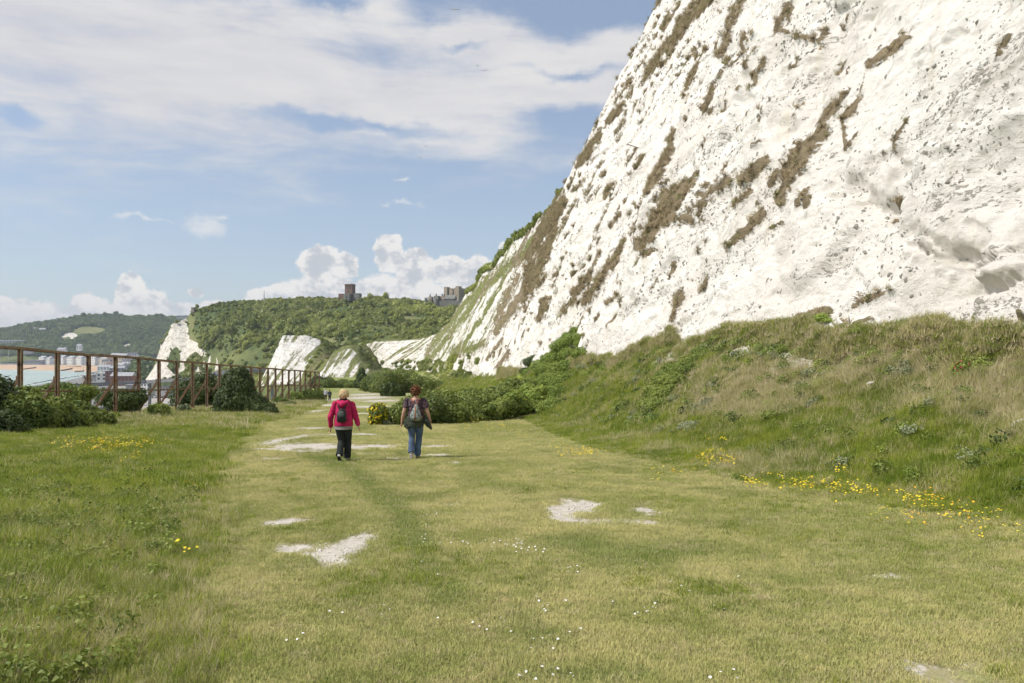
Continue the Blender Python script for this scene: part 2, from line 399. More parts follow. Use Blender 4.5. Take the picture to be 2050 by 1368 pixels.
def turf_color(t, inst=False):
    P = t.pos(); 
    big = t.noise(t.pos((1, .55, 1)), .30, 4, .6); mid = t.noise(P, 1.7, 4, .6); fine = t.noise(P, 11., 3, .6)
    f = t.m('ADD', t.m('ADD', t.m('MULTIPLY', big, .42), t.m('MULTIPLY', mid, .34)), t.m('MULTIPLY', fine, .24))
    c = t.mix(t.ss(f, .42, .58), (.235, .265, .085), (.42, .40, .185))
    g2 = t.noise(t.pos((1, .6, 1)), .55, 3, .6)
    c = t.mix(t.ss(g2, .55, .66, 0, .6), c, (.135, .18, .045))
    c = t.mix(t.ss(t.noise(P, 3.1, 3, .6), .60, .74, 0, .6), c, (.44, .38, .22))
    la = t.new('ShaderNodeAttribute', attribute_name='lush', attribute_type='INSTANCER' if inst else 'GEOMETRY').outputs['Fac']
    c = t.mix(t.m('MULTIPLY', la, .7), c, (.125, .18, .042))
    return c, fine
t = material('turf_ground', .95, .1)
c, fine = turf_color(t); c = t.mix(1., c, (.84, .84, .84), 'MULTIPLY')
P = t.pos()
tl = t.mix(t.ss(t.noise(P, 1.3, 4), .4, .6), (.13, .19, .025), (.24, .28, .055))
c = t.mix(t.m('MULTIPLY', t.attr('tall'), .9), c, tl)
dr = t.mix(t.ss(t.noise(P, 1.1, 5, .65), .4, .62), (.19, .20, .07), (.34, .29, .17))
c = t.mix(t.attr('dry'), c, dr)
n1 = t.noise(t.pos((1, .42, 1), (0, 0, .4)), 2.4, 8, .78); n2 = t.noise(t.pos((1, .6, 1)), 12., 4, .7)
bv = t.m('ADD', t.attr('bare'), t.m('ADD', t.m('MULTIPLY', t.m('SUBTRACT', n1, .5), 4.2), t.m('MULTIPLY', t.m('SUBTRACT', n2, .5), 1.6)))
bm_ = t.m('MULTIPLY', t.ss(bv, .42, .62), t.m('GREATER_THAN', t.attr('bare'), .02))
rim = t.m('MULTIPLY', t.ss(bv, -.25, .28), t.m('GREATER_THAN', t.attr('bare'), .02))
c = t.mix(t.m('MULTIPLY', rim, .6), c, (.30, .255, .165))
ch = t.mix(t.ss(t.noise(P, 9., 5, .7), .35, .7), (.56, .515, .45), (.40, .36, .30))
ch = t.mix(t.ss(t.vor(P, 30.), .0, .25, .5, 0), ch, (.66, .62, .57))
c = t.mix(bm_, c, ch)
t.put(t.b.inputs['Base Color'], c)
bump(t, t.m('ADD', t.m('MULTIPLY', t.noise(P, 24., 4, .7), .6), t.m('MULTIPLY', t.noise(P, 6., 3), .5)), .9, .035)
G = link('ground', me, t.mat); G['kind'] = 'structure'

# ---------------------------------------------------------------- the great chalk cliff
S0 = [(117, 1330, -8), (122, 1272, 100), (127, 1211, 200), (134, 1152, 350), (139, 1122, 412), (150, 1082, 455), (165, 1050, 497), (220, 1000, 543), (300, 952, 582), (350, 926, 606), (390, 908, 640), (420, 880, 672), (445, 835, 686), (480, 745, 690), (520, 700, 700)]
FT = [(117, 984, 748), (138, 958, 751), (165, 935, 754), (220, 903, 754), (300, 882, 756), (360, 862, 757), (400, 835, 752), (430, 800, 750), (450, 770, 748), (480, 738, 746), (520, 690, 750)]
def cf_foot(u):
    yy = np.array([f[0] for f in FT]); p = np.array([list(at(f[1], f[2], f[0])) for f in FT])
    ub = np.array([-30., 0, 60, 100]); xb = 12.55-.133*ub; zb = -.054*ub+3.3
    Y = np.concatenate([ub, yy])
    return np.interp(u, Y, np.concatenate([xb, p[:, 0]])), np.interp(u, Y, np.concatenate([zb, p[:, 2]]))
def cf_top(u):
    yy = np.array([f[0] for f in S0]); p = np.array([list(at(f[1], f[2], f[0])) for f in S0])
    ub = np.array([-30., 0, 60, 100]); xb = 12.55-.133*ub+25.2; zb = -.054*ub+60
    Y = np.concatenate([ub, yy])
    return np.interp(u, Y, np.concatenate([xb, p[:, 0]])), np.interp(u, Y, np.concatenate([zb, p[:, 2]]))
us = [-12.]
while us[-1] < 516:
    u = us[-1]; us.append(u + (1.0 if u < 9 else .3 if u < 13.5 else min(max(u*u/9500., .028), .36)))
us = np.array(us); nr = 430
ft = (np.linspace(0, 1, nr))
fx, fz = cf_foot(us); tx, tz = cf_top(us)
Hh = tz-fz
vis = np.clip((.50*us+4.)/Hh, .12, 1.)
rows = []
k1 = int(nr*.86)
fr = np.where(np.arange(nr)[None] < k1, np.arange(nr)[None]/k1*vis[:, None], vis[:, None]+(1-vis[:, None])*(np.arange(nr)[None]-k1)/(nr-1-k1))
fr = fr*1.10-.10*(1-fr)*np.clip(vis[:, None], .2, 1)      # start below the bank
ext = 14                                                     # a few rows over the brow
PB = np.zeros((len(us), nr+ext, 3))
frc = fr
prof = 1.3*np.sin(np.clip(frc, 0, 1)*math.pi)                # slight belly
PB[:, :nr, 0] = fx[:, None]+(tx-fx)[:, None]*frc + prof*.0
PB[:, :nr, 1] = us[:, None]
PB[:, :nr, 2] = fz[:, None]+Hh[:, None]*frc
fr_max = fr[:, -1]
for k in range(ext):
    d = (k+1)**1.5*.9
    PB[:, nr+k, 0] = PB[:, nr-1, 0]+d*1.3; PB[:, nr+k, 1] = us+d*.25*(us > 110)
    PB[:, nr+k, 2] = PB[:, nr-1, 2]+d*.10
s_ = us[:, None]+0*PB[..., 0]
tt_ = np.concatenate([np.zeros((len(us), 1)), np.cumsum(np.linalg.norm(np.diff(PB, axis=1), axis=2), 1)], 1)
tt_ = tt_+(PB[:, 0, 2]+.054*us)[:, None]*1.1
hgt = PB[..., 2]-basez(PB[..., 1])
px0, py0 = proj(PB)
nrm = np.array([-.905, -.125, .405]); nrm /= np.linalg.norm(nrm)
near = sm(70, 25, s_)
wz = tt_*.9+s_*.02
D = 1.9*fbm(s_/32+.004*tt_, tt_/52, s=101, o=3)*sm(3, 22, hgt)
sl = s_+tt_*.16                                               # ribs lean a little
D = D + .85*ridge(sl/11, tt_/60, 3, 111)*sm(1, 12, hgt)*.8
D = D + .24*ridge(sl/3.1, tt_/16, 3, 117) + .26*fbm(s_/3.4, tt_/4.2, s=121, o=4)
D = D + .44*facets(s_/3.6+.25*fbm(s_/2, tt_/2, s=7), tt_/3.1, 131, .9)*(.35+.65*sm(-.1, .45, fbm(s_/16, tt_/14, s=133, o=2)))
D = D + .20*facets(s_/1.05+.2*fbm(s_/.7, tt_/.7, s=8), tt_/.85, 137, 1.2)*(.3+.7*sm(-.2, .4, fbm(s_/6, tt_/6, s=139, o=2)))
bed = (wz/1.7+.35*fbm(s_/7, wz/2, s=141, o=2)) % 1.0
D = D + .16*(bed-.5)*(.3+.7*sm(0, .4, fbm(s_/10, wz/6, s=143, o=2)))
D = D + .065*fbm(s_/.55, tt_/.5, s=151, o=4)*(near*.8+.35) + .10*ridge(sl/1.3, tt_/3.6, 3, 153) - .13*sm(.42, .62, fbm(s_/1.5, tt_/1.1, s=155, o=3))
# hollows, ledges and overhangs that can be told apart
scn = fbm(s_/1.3, tt_/1.1, s=157, o=3)+.5*facets(s_/1.6, tt_/1.1, 158, 1.2)
def scoop(px, py, rx, ry, d, rot=0):
    c, s = math.cos(rot), math.sin(rot); dx = px0-px; dy = py0-py
    return d*.58*np.exp(-(((dx*c+dy*s)/rx)**2+((-dx*s+dy*c)/ry)**2)**1.3)*(1+.9*scn)
for a in ((1730, 395, 45, 26, -.75, .6), (1688, 405, 20, 18, -.4, 0), (1790, 430, 30, 26, -.5, .5), (1880, 500, 60, 22, -.6, .5), (1960, 525, 60, 25, -.55, .2), (2005, 540, 45, 22, .7, -.3), (1990, 572, 50, 10, -.6, -.35),
          (1600, 300, 50, 110, .5, .5), (1380, 420, 50, 90, .5, .6), (1510, 130, 40, 16, -.7, -.6), (1520, 185, 26, 10, -.4, -.5), (1480, 235, 40, 10, -.4, -.5), (1660, 110, 18, 16, -.35, 0), (1700, 60, 20, 40, -.4, .3), (2040, 640, 20, 12, -.7, 0), (1850, 505, 25, 10, -.5, .4)):
    D = D+scoop(*a)
rub = sm(1.5, .3, dstroke(px0, py0, [(1830,490),(1900,520),(1960,545),(2060,530)], [26,36,40,46]))+.7*sm(1.5, .3, dstroke(px0, py0, [(1700,400),(1760,420),(1800,440)], [30,34,24]))
D = D + rub*(.34*facets(s_/.75, tt_/.6, 159, 1.6, 45.)+.16*fbm(s_/.25, tt_/.22, s=160, o=3))
amp = np.interp(s_, [0, 100, 180, 520], [1, 1, .95, 1.1])
D = D*amp*sm(-2.5, 1.5, hgt+1.0)
D[:, nr:] *= np.linspace(.8, .1, ext)[None]
PC = PB+D[..., None]*nrm
PC[:, nr:, 2] += (.6*fbm(s_/5, tt_/4, s=161, o=3))[:, nr:]
cpx, cpy = proj(PC)
# growth on the face
STK = [
 ([(1422,0),(1378,31),(1356,75),(1326,105),(1299,149),(1282,171)], [16,15,12,9,5,3]), ([(1488,0),(1475,26),(1457,75),(1444,110)], 11), ([(1580,9),(1558,57),(1589,70),(1642,83),(1655,66)], [10,12,8,9,10]),
 ([(1532,118),(1514,154)], 9), ([(1822,75),(1790,88),(1765,115),(1743,136)], [5,12,16,12]), ([(1734,149),(1725,189),(1705,225),(1690,241)], [3,7,9,8]),
 ([(1694,189),(1659,228),(1642,272),(1607,299),(1585,342),(1563,404)], [12,20,24,20,18,9]), ([(1690,246),(1696,299)], 6), ([(1560,348),(1545,373)], 11), ([(1431,167),(1409,219)], 5),
 ([(1398,130),(1365,200)], 3), ([(1348,263),(1343,307),(1317,351),(1295,386)], [5,8,9,5]), ([(1396,347),(1365,385),(1343,404),(1312,439),(1286,496)], [8,18,24,24,14]), ([(1457,364),(1420,390),(1378,421)], [13,20,24]), ([(1330,440),(1390,440)], 24),
 ([(1536,320),(1510,345),(1485,364)], [8,12,8]), ([(1505,385),(1470,410)], 6), ([(1527,430),(1500,460),(1457,500)], [9,9,8]), ([(1568,447),(1545,458)], 6), ([(1251,483),(1231,520),(1206,550),(1172,605)], [5,9,11,8]), ([(1200,509),(1175,560),(1150,590)], [5,9,8]),
 ([(1290,312),(1272,338)], 4), ([(1226,370),(1210,398)], 5), ([(1245,212),(1222,245)], 5), ([(1203,272),(1185,295),(1162,330)], [4,5,5]), ([(1790,580),(1740,600),(1710,615)], [7,8,5]), ([(1660,625),(1600,645),(1540,665)], [10,16,16]), ([(1740,640),(1680,660)], 10), ([(1365,590),(1345,640)], [10,7]),
 ([(1112,459),(1092,500),(1071,545),(1047,593),(1020,627),(992,665)], [8,12,15,16,15,8]), ([(1040,552),(1020,586),(992,641)], [7,11,8]), ([(1006,545),(965,585),(935,625),(900,670),(860,720)], [10,10,7,6,8]), ([(910,703),(940,700),(968,688)], [14,16,9]),
 ([(1092,603),(1082,638)], [8,6]), ([(1020,705),(995,738)], 5), ([(1006,680),(975,720)], 4), ([(1150,600),(1130,625)], 6), ([(975,560),(950,600),(930,640)], [9,8,5]), ([(1132,402),(1100,450),(1060,497),(1000,548),(955,585)], [8,13,16,13,8]), ([(955,585),(925,612),(905,645),(870,688)], [8,7,9,10]),
 ([(960,640),(930,690),(900,735)], [4,5,4]), ([(985,600),(960,650)], [5,4]), ([(890,660),(860,700),(848,745)], [10,9,7]), ([(1240,590),(1215,610)], 4), ([(1480,470),(1455,485)], 4), ([(1360,10),(1330,60)], 4), ([(1460,120),(1430,170)], 4), ([(1310,500),(1290,510)], 8),
 ([(1420,480),(1400,505)], 6), ([(1700,30),(1690,60)], 4), ([(1190,290),(1175,318)], 5), ([(1240,430),(1222,455)], 5)]
veg = np.zeros(cpx.shape)
wob = fbm(s_/2.2, tt_/1.2, s=201, o=4)*.55+fbm(s_/.5, tt_/.35, s=202, o=3)*.35
m_ = (cpx > 700) & (cpx < 2120) & (cpy > -60) & (cpy < 800)
qx = cpx[m_]; qy = cpy[m_]; vv = np.zeros(qx.shape)
for pts, w in STK: vv = np.maximum(vv, 1.45-dstroke(qx, qy, pts, [k*.92 for k in w] if isinstance(w, list) else w*.85))
veg[m_] = vv*1.05-.05
veg = veg+wob*1.9*(veg > 0)
# loose streaks in the distance, and the growth along the foot
strk = .75*fbm((s_+tt_*1.0)/3.2, tt_/26, s=211, o=4)+.42*fbm((s_+tt_*1.0)/1.15, tt_/6, s=212, o=3)
fade = sm(105, 190, s_)
veg = np.maximum(veg, (strk*2.6+.14+.75*fbm(s_/25, tt_/18, s=214, o=2)-.25*sm(18, 6, hgt))*fade)
FB = [(2050,668),(1950,655),(1880,640),(1800,655),(1740,668),(1680,672),(1620,655),(1540,655),(1450,662),(1410,678),(1365,700),(1352,665),(1300,690),(1240,712),(1170,722),(1135,735),(1060,752),(1030,745),(985,752),(930,750),(860,756),(830,748),(740,742)]
fbx = np.array([p[0] for p in FB][::-1]); fby = np.array([p[1] for p in FB][::-1])
low = (cpy-np.interp(cpx, fbx, fby))
veg = np.maximum(veg, (low/9.+.6+1.8*wob+ .9*fbm(sl/2.0, tt_/9, s=221, o=3)))
# sparse tufts all over, more to the left
veg = np.maximum(veg, 6*(fbm(sl/.8, tt_/1.5, s=231, o=3)-.54+.13*sm(12, 90, s_)))
veg[:, nr:] = np.maximum(veg[:, nr:], 1)
grn = np.clip(.12+.55*sm(90, 190, s_)+.5*sm(4.6, 3, hgt)+.5*fbm(s_/6, tt_/6, s=241, o=3), 0, 1)
PC = PC+(np.clip(veg, 0, 1)*.10*(1+fbm(s_/.4, tt_/.4, s=251, o=2)))[..., None]*nrm
me = gridmesh('cliff', PC, True, dict(veg=np.clip(veg, -1, 2), green=grn, rx=s_, ry=tt_), flip=False)

def chalk_mat(name, far=False):
    t = material(name, .92, .12)
    cb = t.new('ShaderNodeCombineXYZ'); t.put(cb.inputs[0], t.attr('rx')); t.put(cb.inputs[1], t.attr('ry'))
    U0 = cb.outputs[0]; um = t.new('ShaderNodeMapping'); t.L.new(U0, um.inputs[0]); um.inputs['Scale'].default_value = (.62, 1, 1); um.inputs['Rotation'].default_value = (0, 0, .25); U = um.outputs[0]
    P = t.pos()
    c = t.mix(t.ss(t.noise(U, .22, 5, .6), .38, .66), (.735, .70, .645), (.665, .622, .56))
    c = t.mix(t.ss(t.noise(U, 1.3, 5, .65), .5, .72, 0, .7), c, (.50, .46, .40))  # greyish blotches paint the shade of small recesses into the chalk colour
    sv = t.new('ShaderNodeMapping'); t.L.new(U, sv.inputs[0]); sv.inputs['Scale'].default_value = (1, .16, 1); sv.inputs['Rotation'].default_value = (0, 0, -.16)
    c = t.mix(t.ss(t.noise(sv.outputs[0], 1.1, 4, .6), .55, .75, 0, .5), c, (.60, .52, .40))
    # flint specks that gather in beds, with the shade of pits painted dark
    reg = t.noise(U, .35, 3, .6); sb = t.new('ShaderNodeMapping'); t.L.new(U, sb.inputs[0]); sb.inputs['Scale'].default_value = (.12, .9, 1)
    beds = t.noise(sb.outputs[0], 1.0, 3, .55)
    dens = t.m('ADD', t.m('MULTIPLY', t.m('SUBTRACT', reg, .5), .25), t.m('MULTIPLY', t.m('SUBTRACT', beds, .5), .45))
    nz = t.noise(U, 3.6 if not far else 1.2, 5, .72)
    nz2 = t.noise(U, 8.5, 3, .7)
    fl = t.ss(t.m('ADD', t.m('ADD', t.m('MULTIPLY', nz, .45), t.m('MULTIPLY', nz2, .55)), dens), .582, .608)
    c = t.mix(t.m('MULTIPLY', fl, .8), c, (.23, .215, .17))
    v = t.attr('veg'); g = t.attr('green')
    n = t.m('ADD', t.m('MULTIPLY', t.noise(U, 1.6, 7, .75), .6), t.m('MULTIPLY', t.noise(U, 8., 4, .75), .4))
    vm = t.ss(t.m('ADD', v, t.m('MULTIPLY', t.m('SUBTRACT', n, .5), 4.6)), .42, .72)
    br = t.mix(t.ss(t.noise(U, 1.7, 4), .35, .65), (.27, .215, .135), (.17, .135, .085))
    gr = t.mix(t.ss(t.noise(U, 1.1, 5, .7), .38, .64), (.22, .225, .085), (.13, .15, .052))
    vc = t.mix(t.ss(t.m('ADD', g, t.m('MULTIPLY', t.m('SUBTRACT', n, .5), .8)), .35, .65), br, gr)
    c = t.mix(vm, c, vc)
    t.put(t.b.inputs['Base Color'], c)
    b1 = t.noise(U, 1.9, 10, .72); b2 = t.vor(U, 3.4, 'F1'); 
    h = t.m('ADD', t.m('MULTIPLY', b1, 1.), t.m('MULTIPLY', t.m('MINIMUM', b2, .35), .25))
    h = t.m('SUBTRACT', h, t.m('MULTIPLY', fl, .22)); h = t.m('ADD', h, t.m('MULTIPLY', t.m('MULTIPLY', vm, t.noise(U, 14., 3, .7)), .5))
    bump(t, h, .8, .26 if not far else .8)
    return t.mat
M_CH = chalk_mat('chalk_face')
CL = link('cliff', me, M_CH); CL['kind'] = 'structure'
print('cliff', len(me.vertices), time.time()-T0)
SC.cycles.max_bounces = 5; SC.cycles.diffuse_bounces = 3; SC.cycles.glossy_bounces = 2; SC.cycles.transmission_bounces = 2
SC.cycles.volume_bounces = 0; SC.cycles.transparent_max_bounces = 4
# ---------------------------------------------------------------- far country
def loft(name, cols, n, prof, nz=2., back=None, mask=None, mat=None, zsc=40., step=2.0, attrs=None, seed=0, jag=0.):
    """cols: (px, foot_py, foot_Y, top_py, top_Y); rows run from foot to top, then over the back"""
    c = np.array(cols, float); px = np.arange(c[0, 0], c[-1, 0]+.1, step)
    g = [np.interp(px, c[:, 0], c[:, k]) for k in range(1, 5)]
    zf = EYE+(HY-g[0])/F*g[1]; zt = EYE+(HY-g[2])/F*g[3]
    f = np.linspace(0, 1, n)[None]
    Y = g[1][:, None]+(g[3]-g[1])[:, None]*f
    Z = zf[:, None]+(zt-zf)[:, None]*f**prof
    X = (px[:, None]-CX)/F*Y
    if back:
        nb = 14; q = np.linspace(0, 1, nb+1)[1:][None]
        Yb = g[3][:, None]+back[0]*q; Zb = zt[:, None]-back[1]*q**1.4; Xb = (px[:, None]-CX)/F*g[3][:, None]+0*Yb
        X = np.concatenate([X, Xb], 1); Y = np.concatenate([Y, Yb], 1); Z = np.concatenate([Z, Zb], 1)
    P = np.stack([X, Y, Z], -1)
    d = nz*fbm(X/zsc, Y/zsc, Z/zsc, s=301+seed, o=5)
    P[..., 2] += d
    if jag:
        r = jag*ridge((X+Z*.3)/9, (Y+Z*.2)/9, 3, 311+seed)
        P[..., 1] += r; P[..., 0] += .4*r
    qx, qy = proj(P)
    A = attrs(P, qx, qy) if attrs else {}
    rx = X+.4*Y; A.setdefault('rx', rx); A.setdefault('ry', Z*1.0)
    me = gridmesh(name, P, True, A, flip=True)
    o = link(name, me, mat); o['kind'] = 'structure'
    return o, P, qx, qy, A

t = material('wooded_slope', .95, .1)
P_ = t.pos()
c = t.mix(t.ss(t.noise(P_, .02, 6, .65), .38, .62), (.085, .115, .045), (.16, .18, .06))
c = t.mix(t.ss(t.noise(P_, .11, 4, .7), .5, .7, 0, .7), c, (.05, .07, .025))
c = t.mix(t.attr('field'), c, t.mix(t.ss(t.noise(P_, .05, 4), .4, .6), (.17, .185, .07), (.22, .215, .095)))
n = t.noise(P_, .12, 6, .75)
cm = t.ss(t.m('ADD', t.attr('chalk'), t.m('MULTIPLY', t.m('SUBTRACT', n, .5), 1.6)), .42, .56)
chc = t.mix(t.ss(t.noise(P_, .25, 5, .7), .4, .65), (.72, .67, .59), (.42, .39, .31))
c = t.mix(cm, c, chc)
t.put(t.b.inputs['Base Color'], c); bump(t, t.noise(P_, .3, 5, .7), .9, 1.5)
M_WOOD = t.mat

# far hill across the bay
FHc = [(-420,727,2340,700,2900),(-200,727,2340,684,2900),(-60,727,2340,668,2800),(0,727,2340,664,2750),(22,727,2340,661,2750),(37,727,2340,655,2750),(66,727,2340,651,2750),(110,727,2340,646,2750),(132,727,2340,640,2800),(176,727,2340,634,2850),(230,727,2340,632,2850),(263,727,2340,636,2850),(330,727,2340,637,2850),(420,727,2340,640,2800),(520,727,2340,650,2800)]
def fa(P, qx, qy):
    fld = np.clip(1.25-np.hypot((qx-178)/36, (qy-661)/7.5), 0, 1)*1.6
    ch = np.maximum.reduce([1.5-dstroke(qx, qy, [(122,675),(140,669),(152,672)], [3,4,3]), 1.4-dstroke(qx, qy, [(142,672),(146,680),(152,683)], [3,4,3]), 1.4-dstroke(qx, qy, [(247,694),(256,687),(262,690)], 3), 1.3-dstroke(qx, qy, [(278,684),(290,682)], 2.6), 1.3-dstroke(qx, qy, [(300,650),(306,652)], 1.8), 1.3-dstroke(qx, qy, [(223,702),(226,704)], 2)])
    return dict(field=np.clip(fld, 0, 1), chalk=np.clip(ch, 0, 1.2))
_, FHP, fqx, fqy, FHA = loft('hill', FHc, 150, .8, 7, (500, 30), None, M_WOOD, 130., 3., fa, 1)

# middle hill that carries the castle
MHc = [(290,782,875,764,905),(297,782,870,752,905),(305,783,865,742,905),(315,784,860,716,905),(322,785,855,692,905),(332,785,852,668,908),(345,786,850,650,912),(358,787,846,644,916),(375,788,838,638,925),(386,789,820,622,930),(410,790,790,612,930),(440,795,740,606,930),(500,806,670,603,930),(540,815,640,601,935),(600,800,610,599,935),(640,780,580,598,935),(700,760,560,598,930),(760,756,545,597,930),(800,756,540,601,930),(860,754,530,605,930),(910,752,530,612,930),(980,752,530,622,930),(1060,752,530,640,930)]
PROM = [(318,700),(345,649),(375,638),(377,662),(380,680),(398,688),(409,700),(405,712),(390,716),(384,730),(370,742),(352,752),(335,758),(290,768),(304,745),(314,722)]
def ma(P, qx, qy):
    w = 5*fbm(P[..., 0]/14, P[..., 2]/9, s=41, o=4)
    ch = inpoly(qx+w, qy+w*.7, PROM)*1.0
    ch[inpoly(qx+w*.6, qy, [(340,705),(352,694),(362,702),(362,735),(350,750),(335,735)])] = 0
    ch[inpoly(qx+w*.6, qy, [(376,725),(400,705),(392,735),(374,742)])] = 0
    ch = np.maximum(ch, .75*inpoly(qx, qy, [(385,705),(432,706),(440,740),(400,752),(380,748)])*(fbm(P[..., 0]/7, P[..., 2]/14, s=42, o=4) > .12))
    ch = np.maximum(ch, 1.3-dstroke(qx, qy, [(613,662),(622,652),(627,650)], [2,3,2]))
    fld = np.clip(1.3-np.hypot((qx-805)/38, (qy-639)/6), 0, 1)*1.4
    fld = np.maximum(fld, .45*np.clip(1.3-np.hypot((qx-470)/70, (qy-716)/15), 0, 1))
    fld = np.maximum(fld, .9*np.clip(1.3-np.hypot((qx-660)/40, (qy-683)/12), 0, 1))
    fld = np.maximum(fld, .8*inpoly(qx, qy, [(375,638),(384,626),(392,640),(384,668),(400,690),(380,680),(377,660)]))
    return dict(field=np.clip(fld, 0, 1), chalk=np.clip(ch, 0, 1.2))
_, MHP, mqx, mqy, MHA = loft('hill', MHc, 220, .72, 4.5, (260, 25), None, M_WOOD, 60., 1.6, ma, 2)

# lower chalk bluffs in the bay
M_CHF = chalk_mat('distant_chalk', True)
def bluff(cols, poly, seed, back, gaps=0.):
    def ba(P, qx, qy):
        st = .8*fbm((P[..., 0]-P[..., 2]*.38)/2.6, P[..., 2]/9, s=400+seed, o=4)+.45*fbm((P[..., 0]-P[..., 2]*.38)/.9, P[..., 2]/2.4, s=405+seed, o=3)
        st2 = fbm((P[..., 0]-P[..., 2]*.6)/9, P[..., 2]/12, s=410+seed, o=3)
        veg = .52+1.9*st+.8*st2+gaps
        w = 3*fbm(P[..., 0]/5, P[..., 2]/5, s=420+seed, o=3)
        ins = inpoly(qx+w, qy+w*.5, poly)
        veg = np.where(ins, veg, 1.6)
        return dict(veg=np.clip(veg, -1, 2), green=np.clip(.75+.5*st2, 0, 1)+0*st)
    return loft('bluff', cols, 90, 1.0, 1.2, back, None, M_CHF, 14., .6, ba, seed, jag=1.0)
B1 = bluff([(524,775,470,757,484),(532,772,466,742,486),(545,770,462,716,490),(556,770,458,692,494),(566,769,455,673,498),(605,768,448,672,500),(630,768,440,678,498),(648,768,436,688,496),(662,768,432,708,490),(680,768,430,735,480),(700,768,430,758,470)],
      [(528,752),(546,712),(566,671),(606,670),(641,680),(640,692),(622,720),(608,745),(600,775),(520,775)], 1, (70, 6), -.35)
B2 = bluff([(604,772,420,764,432),(625,770,418,748,436),(650,768,415,722,440),(668,767,412,704,444),(684,766,410,694,446),(702,766,408,692,446),(716,766,404,700,444),(730,766,400,718,440),(745,766,396,738,432),(765,766,392,756,420),(790,768,390,762,412)],
      [(615,775),(630,745),(660,718),(684,700),(704,698),(718,712),(735,735),(752,765)], 2, (90, -2), .10)

# ---------------------------------------------------------------- scatter: many small copies as stuff
def scatter(name, P, S, protos, label, cat, rot=None, tilt=.15, idx=None):
    n = len(P)
    me = bpy.data.meshes.new(name); me.vertices.add(n); me.vertices.foreach_set('co', np.asarray(P, np.float32).ravel())
    if name.startswith('turf'): a = me.attributes.new('lush', 'FLOAT', 'POINT'); a.data.foreach_set('value', lushv(P[:, 0], P[:, 1]).astype(np.float32))
    r = np.zeros((n, 3), np.float32); r[:, 2] = rng.uniform(0, 6.283, n); r[:, :2] = rng.normal(0, tilt, (n, 2))
    if rot is not None: r = r+rot
    a = me.attributes.new('rotv', 'FLOAT_VECTOR', 'POINT'); a.data.foreach_set('vector', r.astype(np.float32).ravel())
    a = me.attributes.new('scl', 'FLOAT', 'POINT'); a.data.foreach_set('value', np.asarray(S, np.float32).ravel())
    a = me.attributes.new('pick', 'INT', 'POINT'); a.data.foreach_set('value', (rng.integers(0, len(protos), n) if idx is None else idx).astype(np.int32))
    o = link(name, me)
    src = bpy.data.collections.new(name+'_source')
    for i, m in enumerate(protos):
        po = bpy.data.objects.new('%s_source_%02d' % (name, i), m); src.objects.link(po)
    g = bpy.data.node_groups.new(name, 'GeometryNodeTree')
    g.interface.new_socket('Geometry', in_out='INPUT', socket_type='NodeSocketGeometry')
    g.interface.new_socket('Geometry', in_out='OUTPUT', socket_type='NodeSocketGeometry')
    N = g.nodes; L = g.links
    gi = N.new('NodeGroupInput'); go = N.new('NodeGroupOutput'); ip = N.new('GeometryNodeInstanceOnPoints')
    ci = N.new('GeometryNodeCollectionInfo'); ci.inputs['Collection'].default_value = src
    ci.inputs['Separate Children'].default_value = True; ci.inputs['Reset Children'].default_value = True
    def na(nm, dt):
        x = N.new('GeometryNodeInputNamedAttribute'); x.data_type = dt; x.inputs['Name'].default_value = nm
        return [s for s in x.outputs if s.enabled][0]
    L.new(gi.outputs[0], ip.inputs['Points']); L.new(ci.outputs[0], ip.inputs['Instance'])
    ip.inputs['Pick Instance'].default_value = True
    L.new(na('pick', 'INT'), ip.inputs['Instance Index']); L.new(na('rotv', 'FLOAT_VECTOR'), ip.inputs['Rotation']); L.new(na('scl', 'FLOAT'), ip.inputs['Scale'])
    L.new(ip.outputs[0], go.inputs[0])
    md = o.modifiers.new('scatter', 'NODES'); md.node_group = g
    tag(o, label, cat, kind='stuff'); return o

def crown(name, n, lobes, leaf, seed, mat, flat=.0, fill=.55, aspect=1.7):
    """leaf cards spread through a union of lobes [(x,y,z,rx,ry,rz)]"""
    r = np.random.default_rng(seed); L = np.array(lobes, float)
    w = L[:, 3]*L[:, 4]+L[:, 4]*L[:, 5]+L[:, 3]*L[:, 5]; k = r.choice(len(L), n, p=w/w.sum())
    d = r.normal(size=(n, 3)); d /= np.linalg.norm(d, axis=1)[:, None]
    rr = np.where(r.random(n) < fill, r.uniform(.86, 1.08, n), r.uniform(.35, .95, n))
    nz = 1+.28*fbm(d[:, 0]*2.3+k, d[:, 1]*2.3, d[:, 2]*2.3+k*3.1, s=seed)+.16*fbm(d[:, 0]*6+k, d[:, 1]*6, d[:, 2]*6, s=seed+5, o=2)
    C = L[k, :3]+d*L[k, 3:]*(rr*nz)[:, None]
    keep = C[:, 2] > .01; C = C[keep]; d = d[keep]; n = len(C)
    nn = d+r.normal(0, .55, (n, 3))+np.array([0, 0, .25]); nn /= np.linalg.norm(nn, axis=1)[:, None]
    u = np.cross(nn, r.normal(size=(n, 3))); u /= np.linalg.norm(u, axis=1)[:, None]; v = np.cross(nn, u)
    s = leaf*r.uniform(.6, 1.35, n)[:, None]
    a = u*s*.5*aspect; b = v*s*.5
    V = np.stack([C-a, C-b*.9-a*.1+nn*s*.08, C+a, C+b*.9-a*.1+nn*s*.08], 1).reshape(-1, 3)
    me = npmesh(name, V, np.arange(n*4).reshape(-1, 4)); me.materials.append(mat); return me
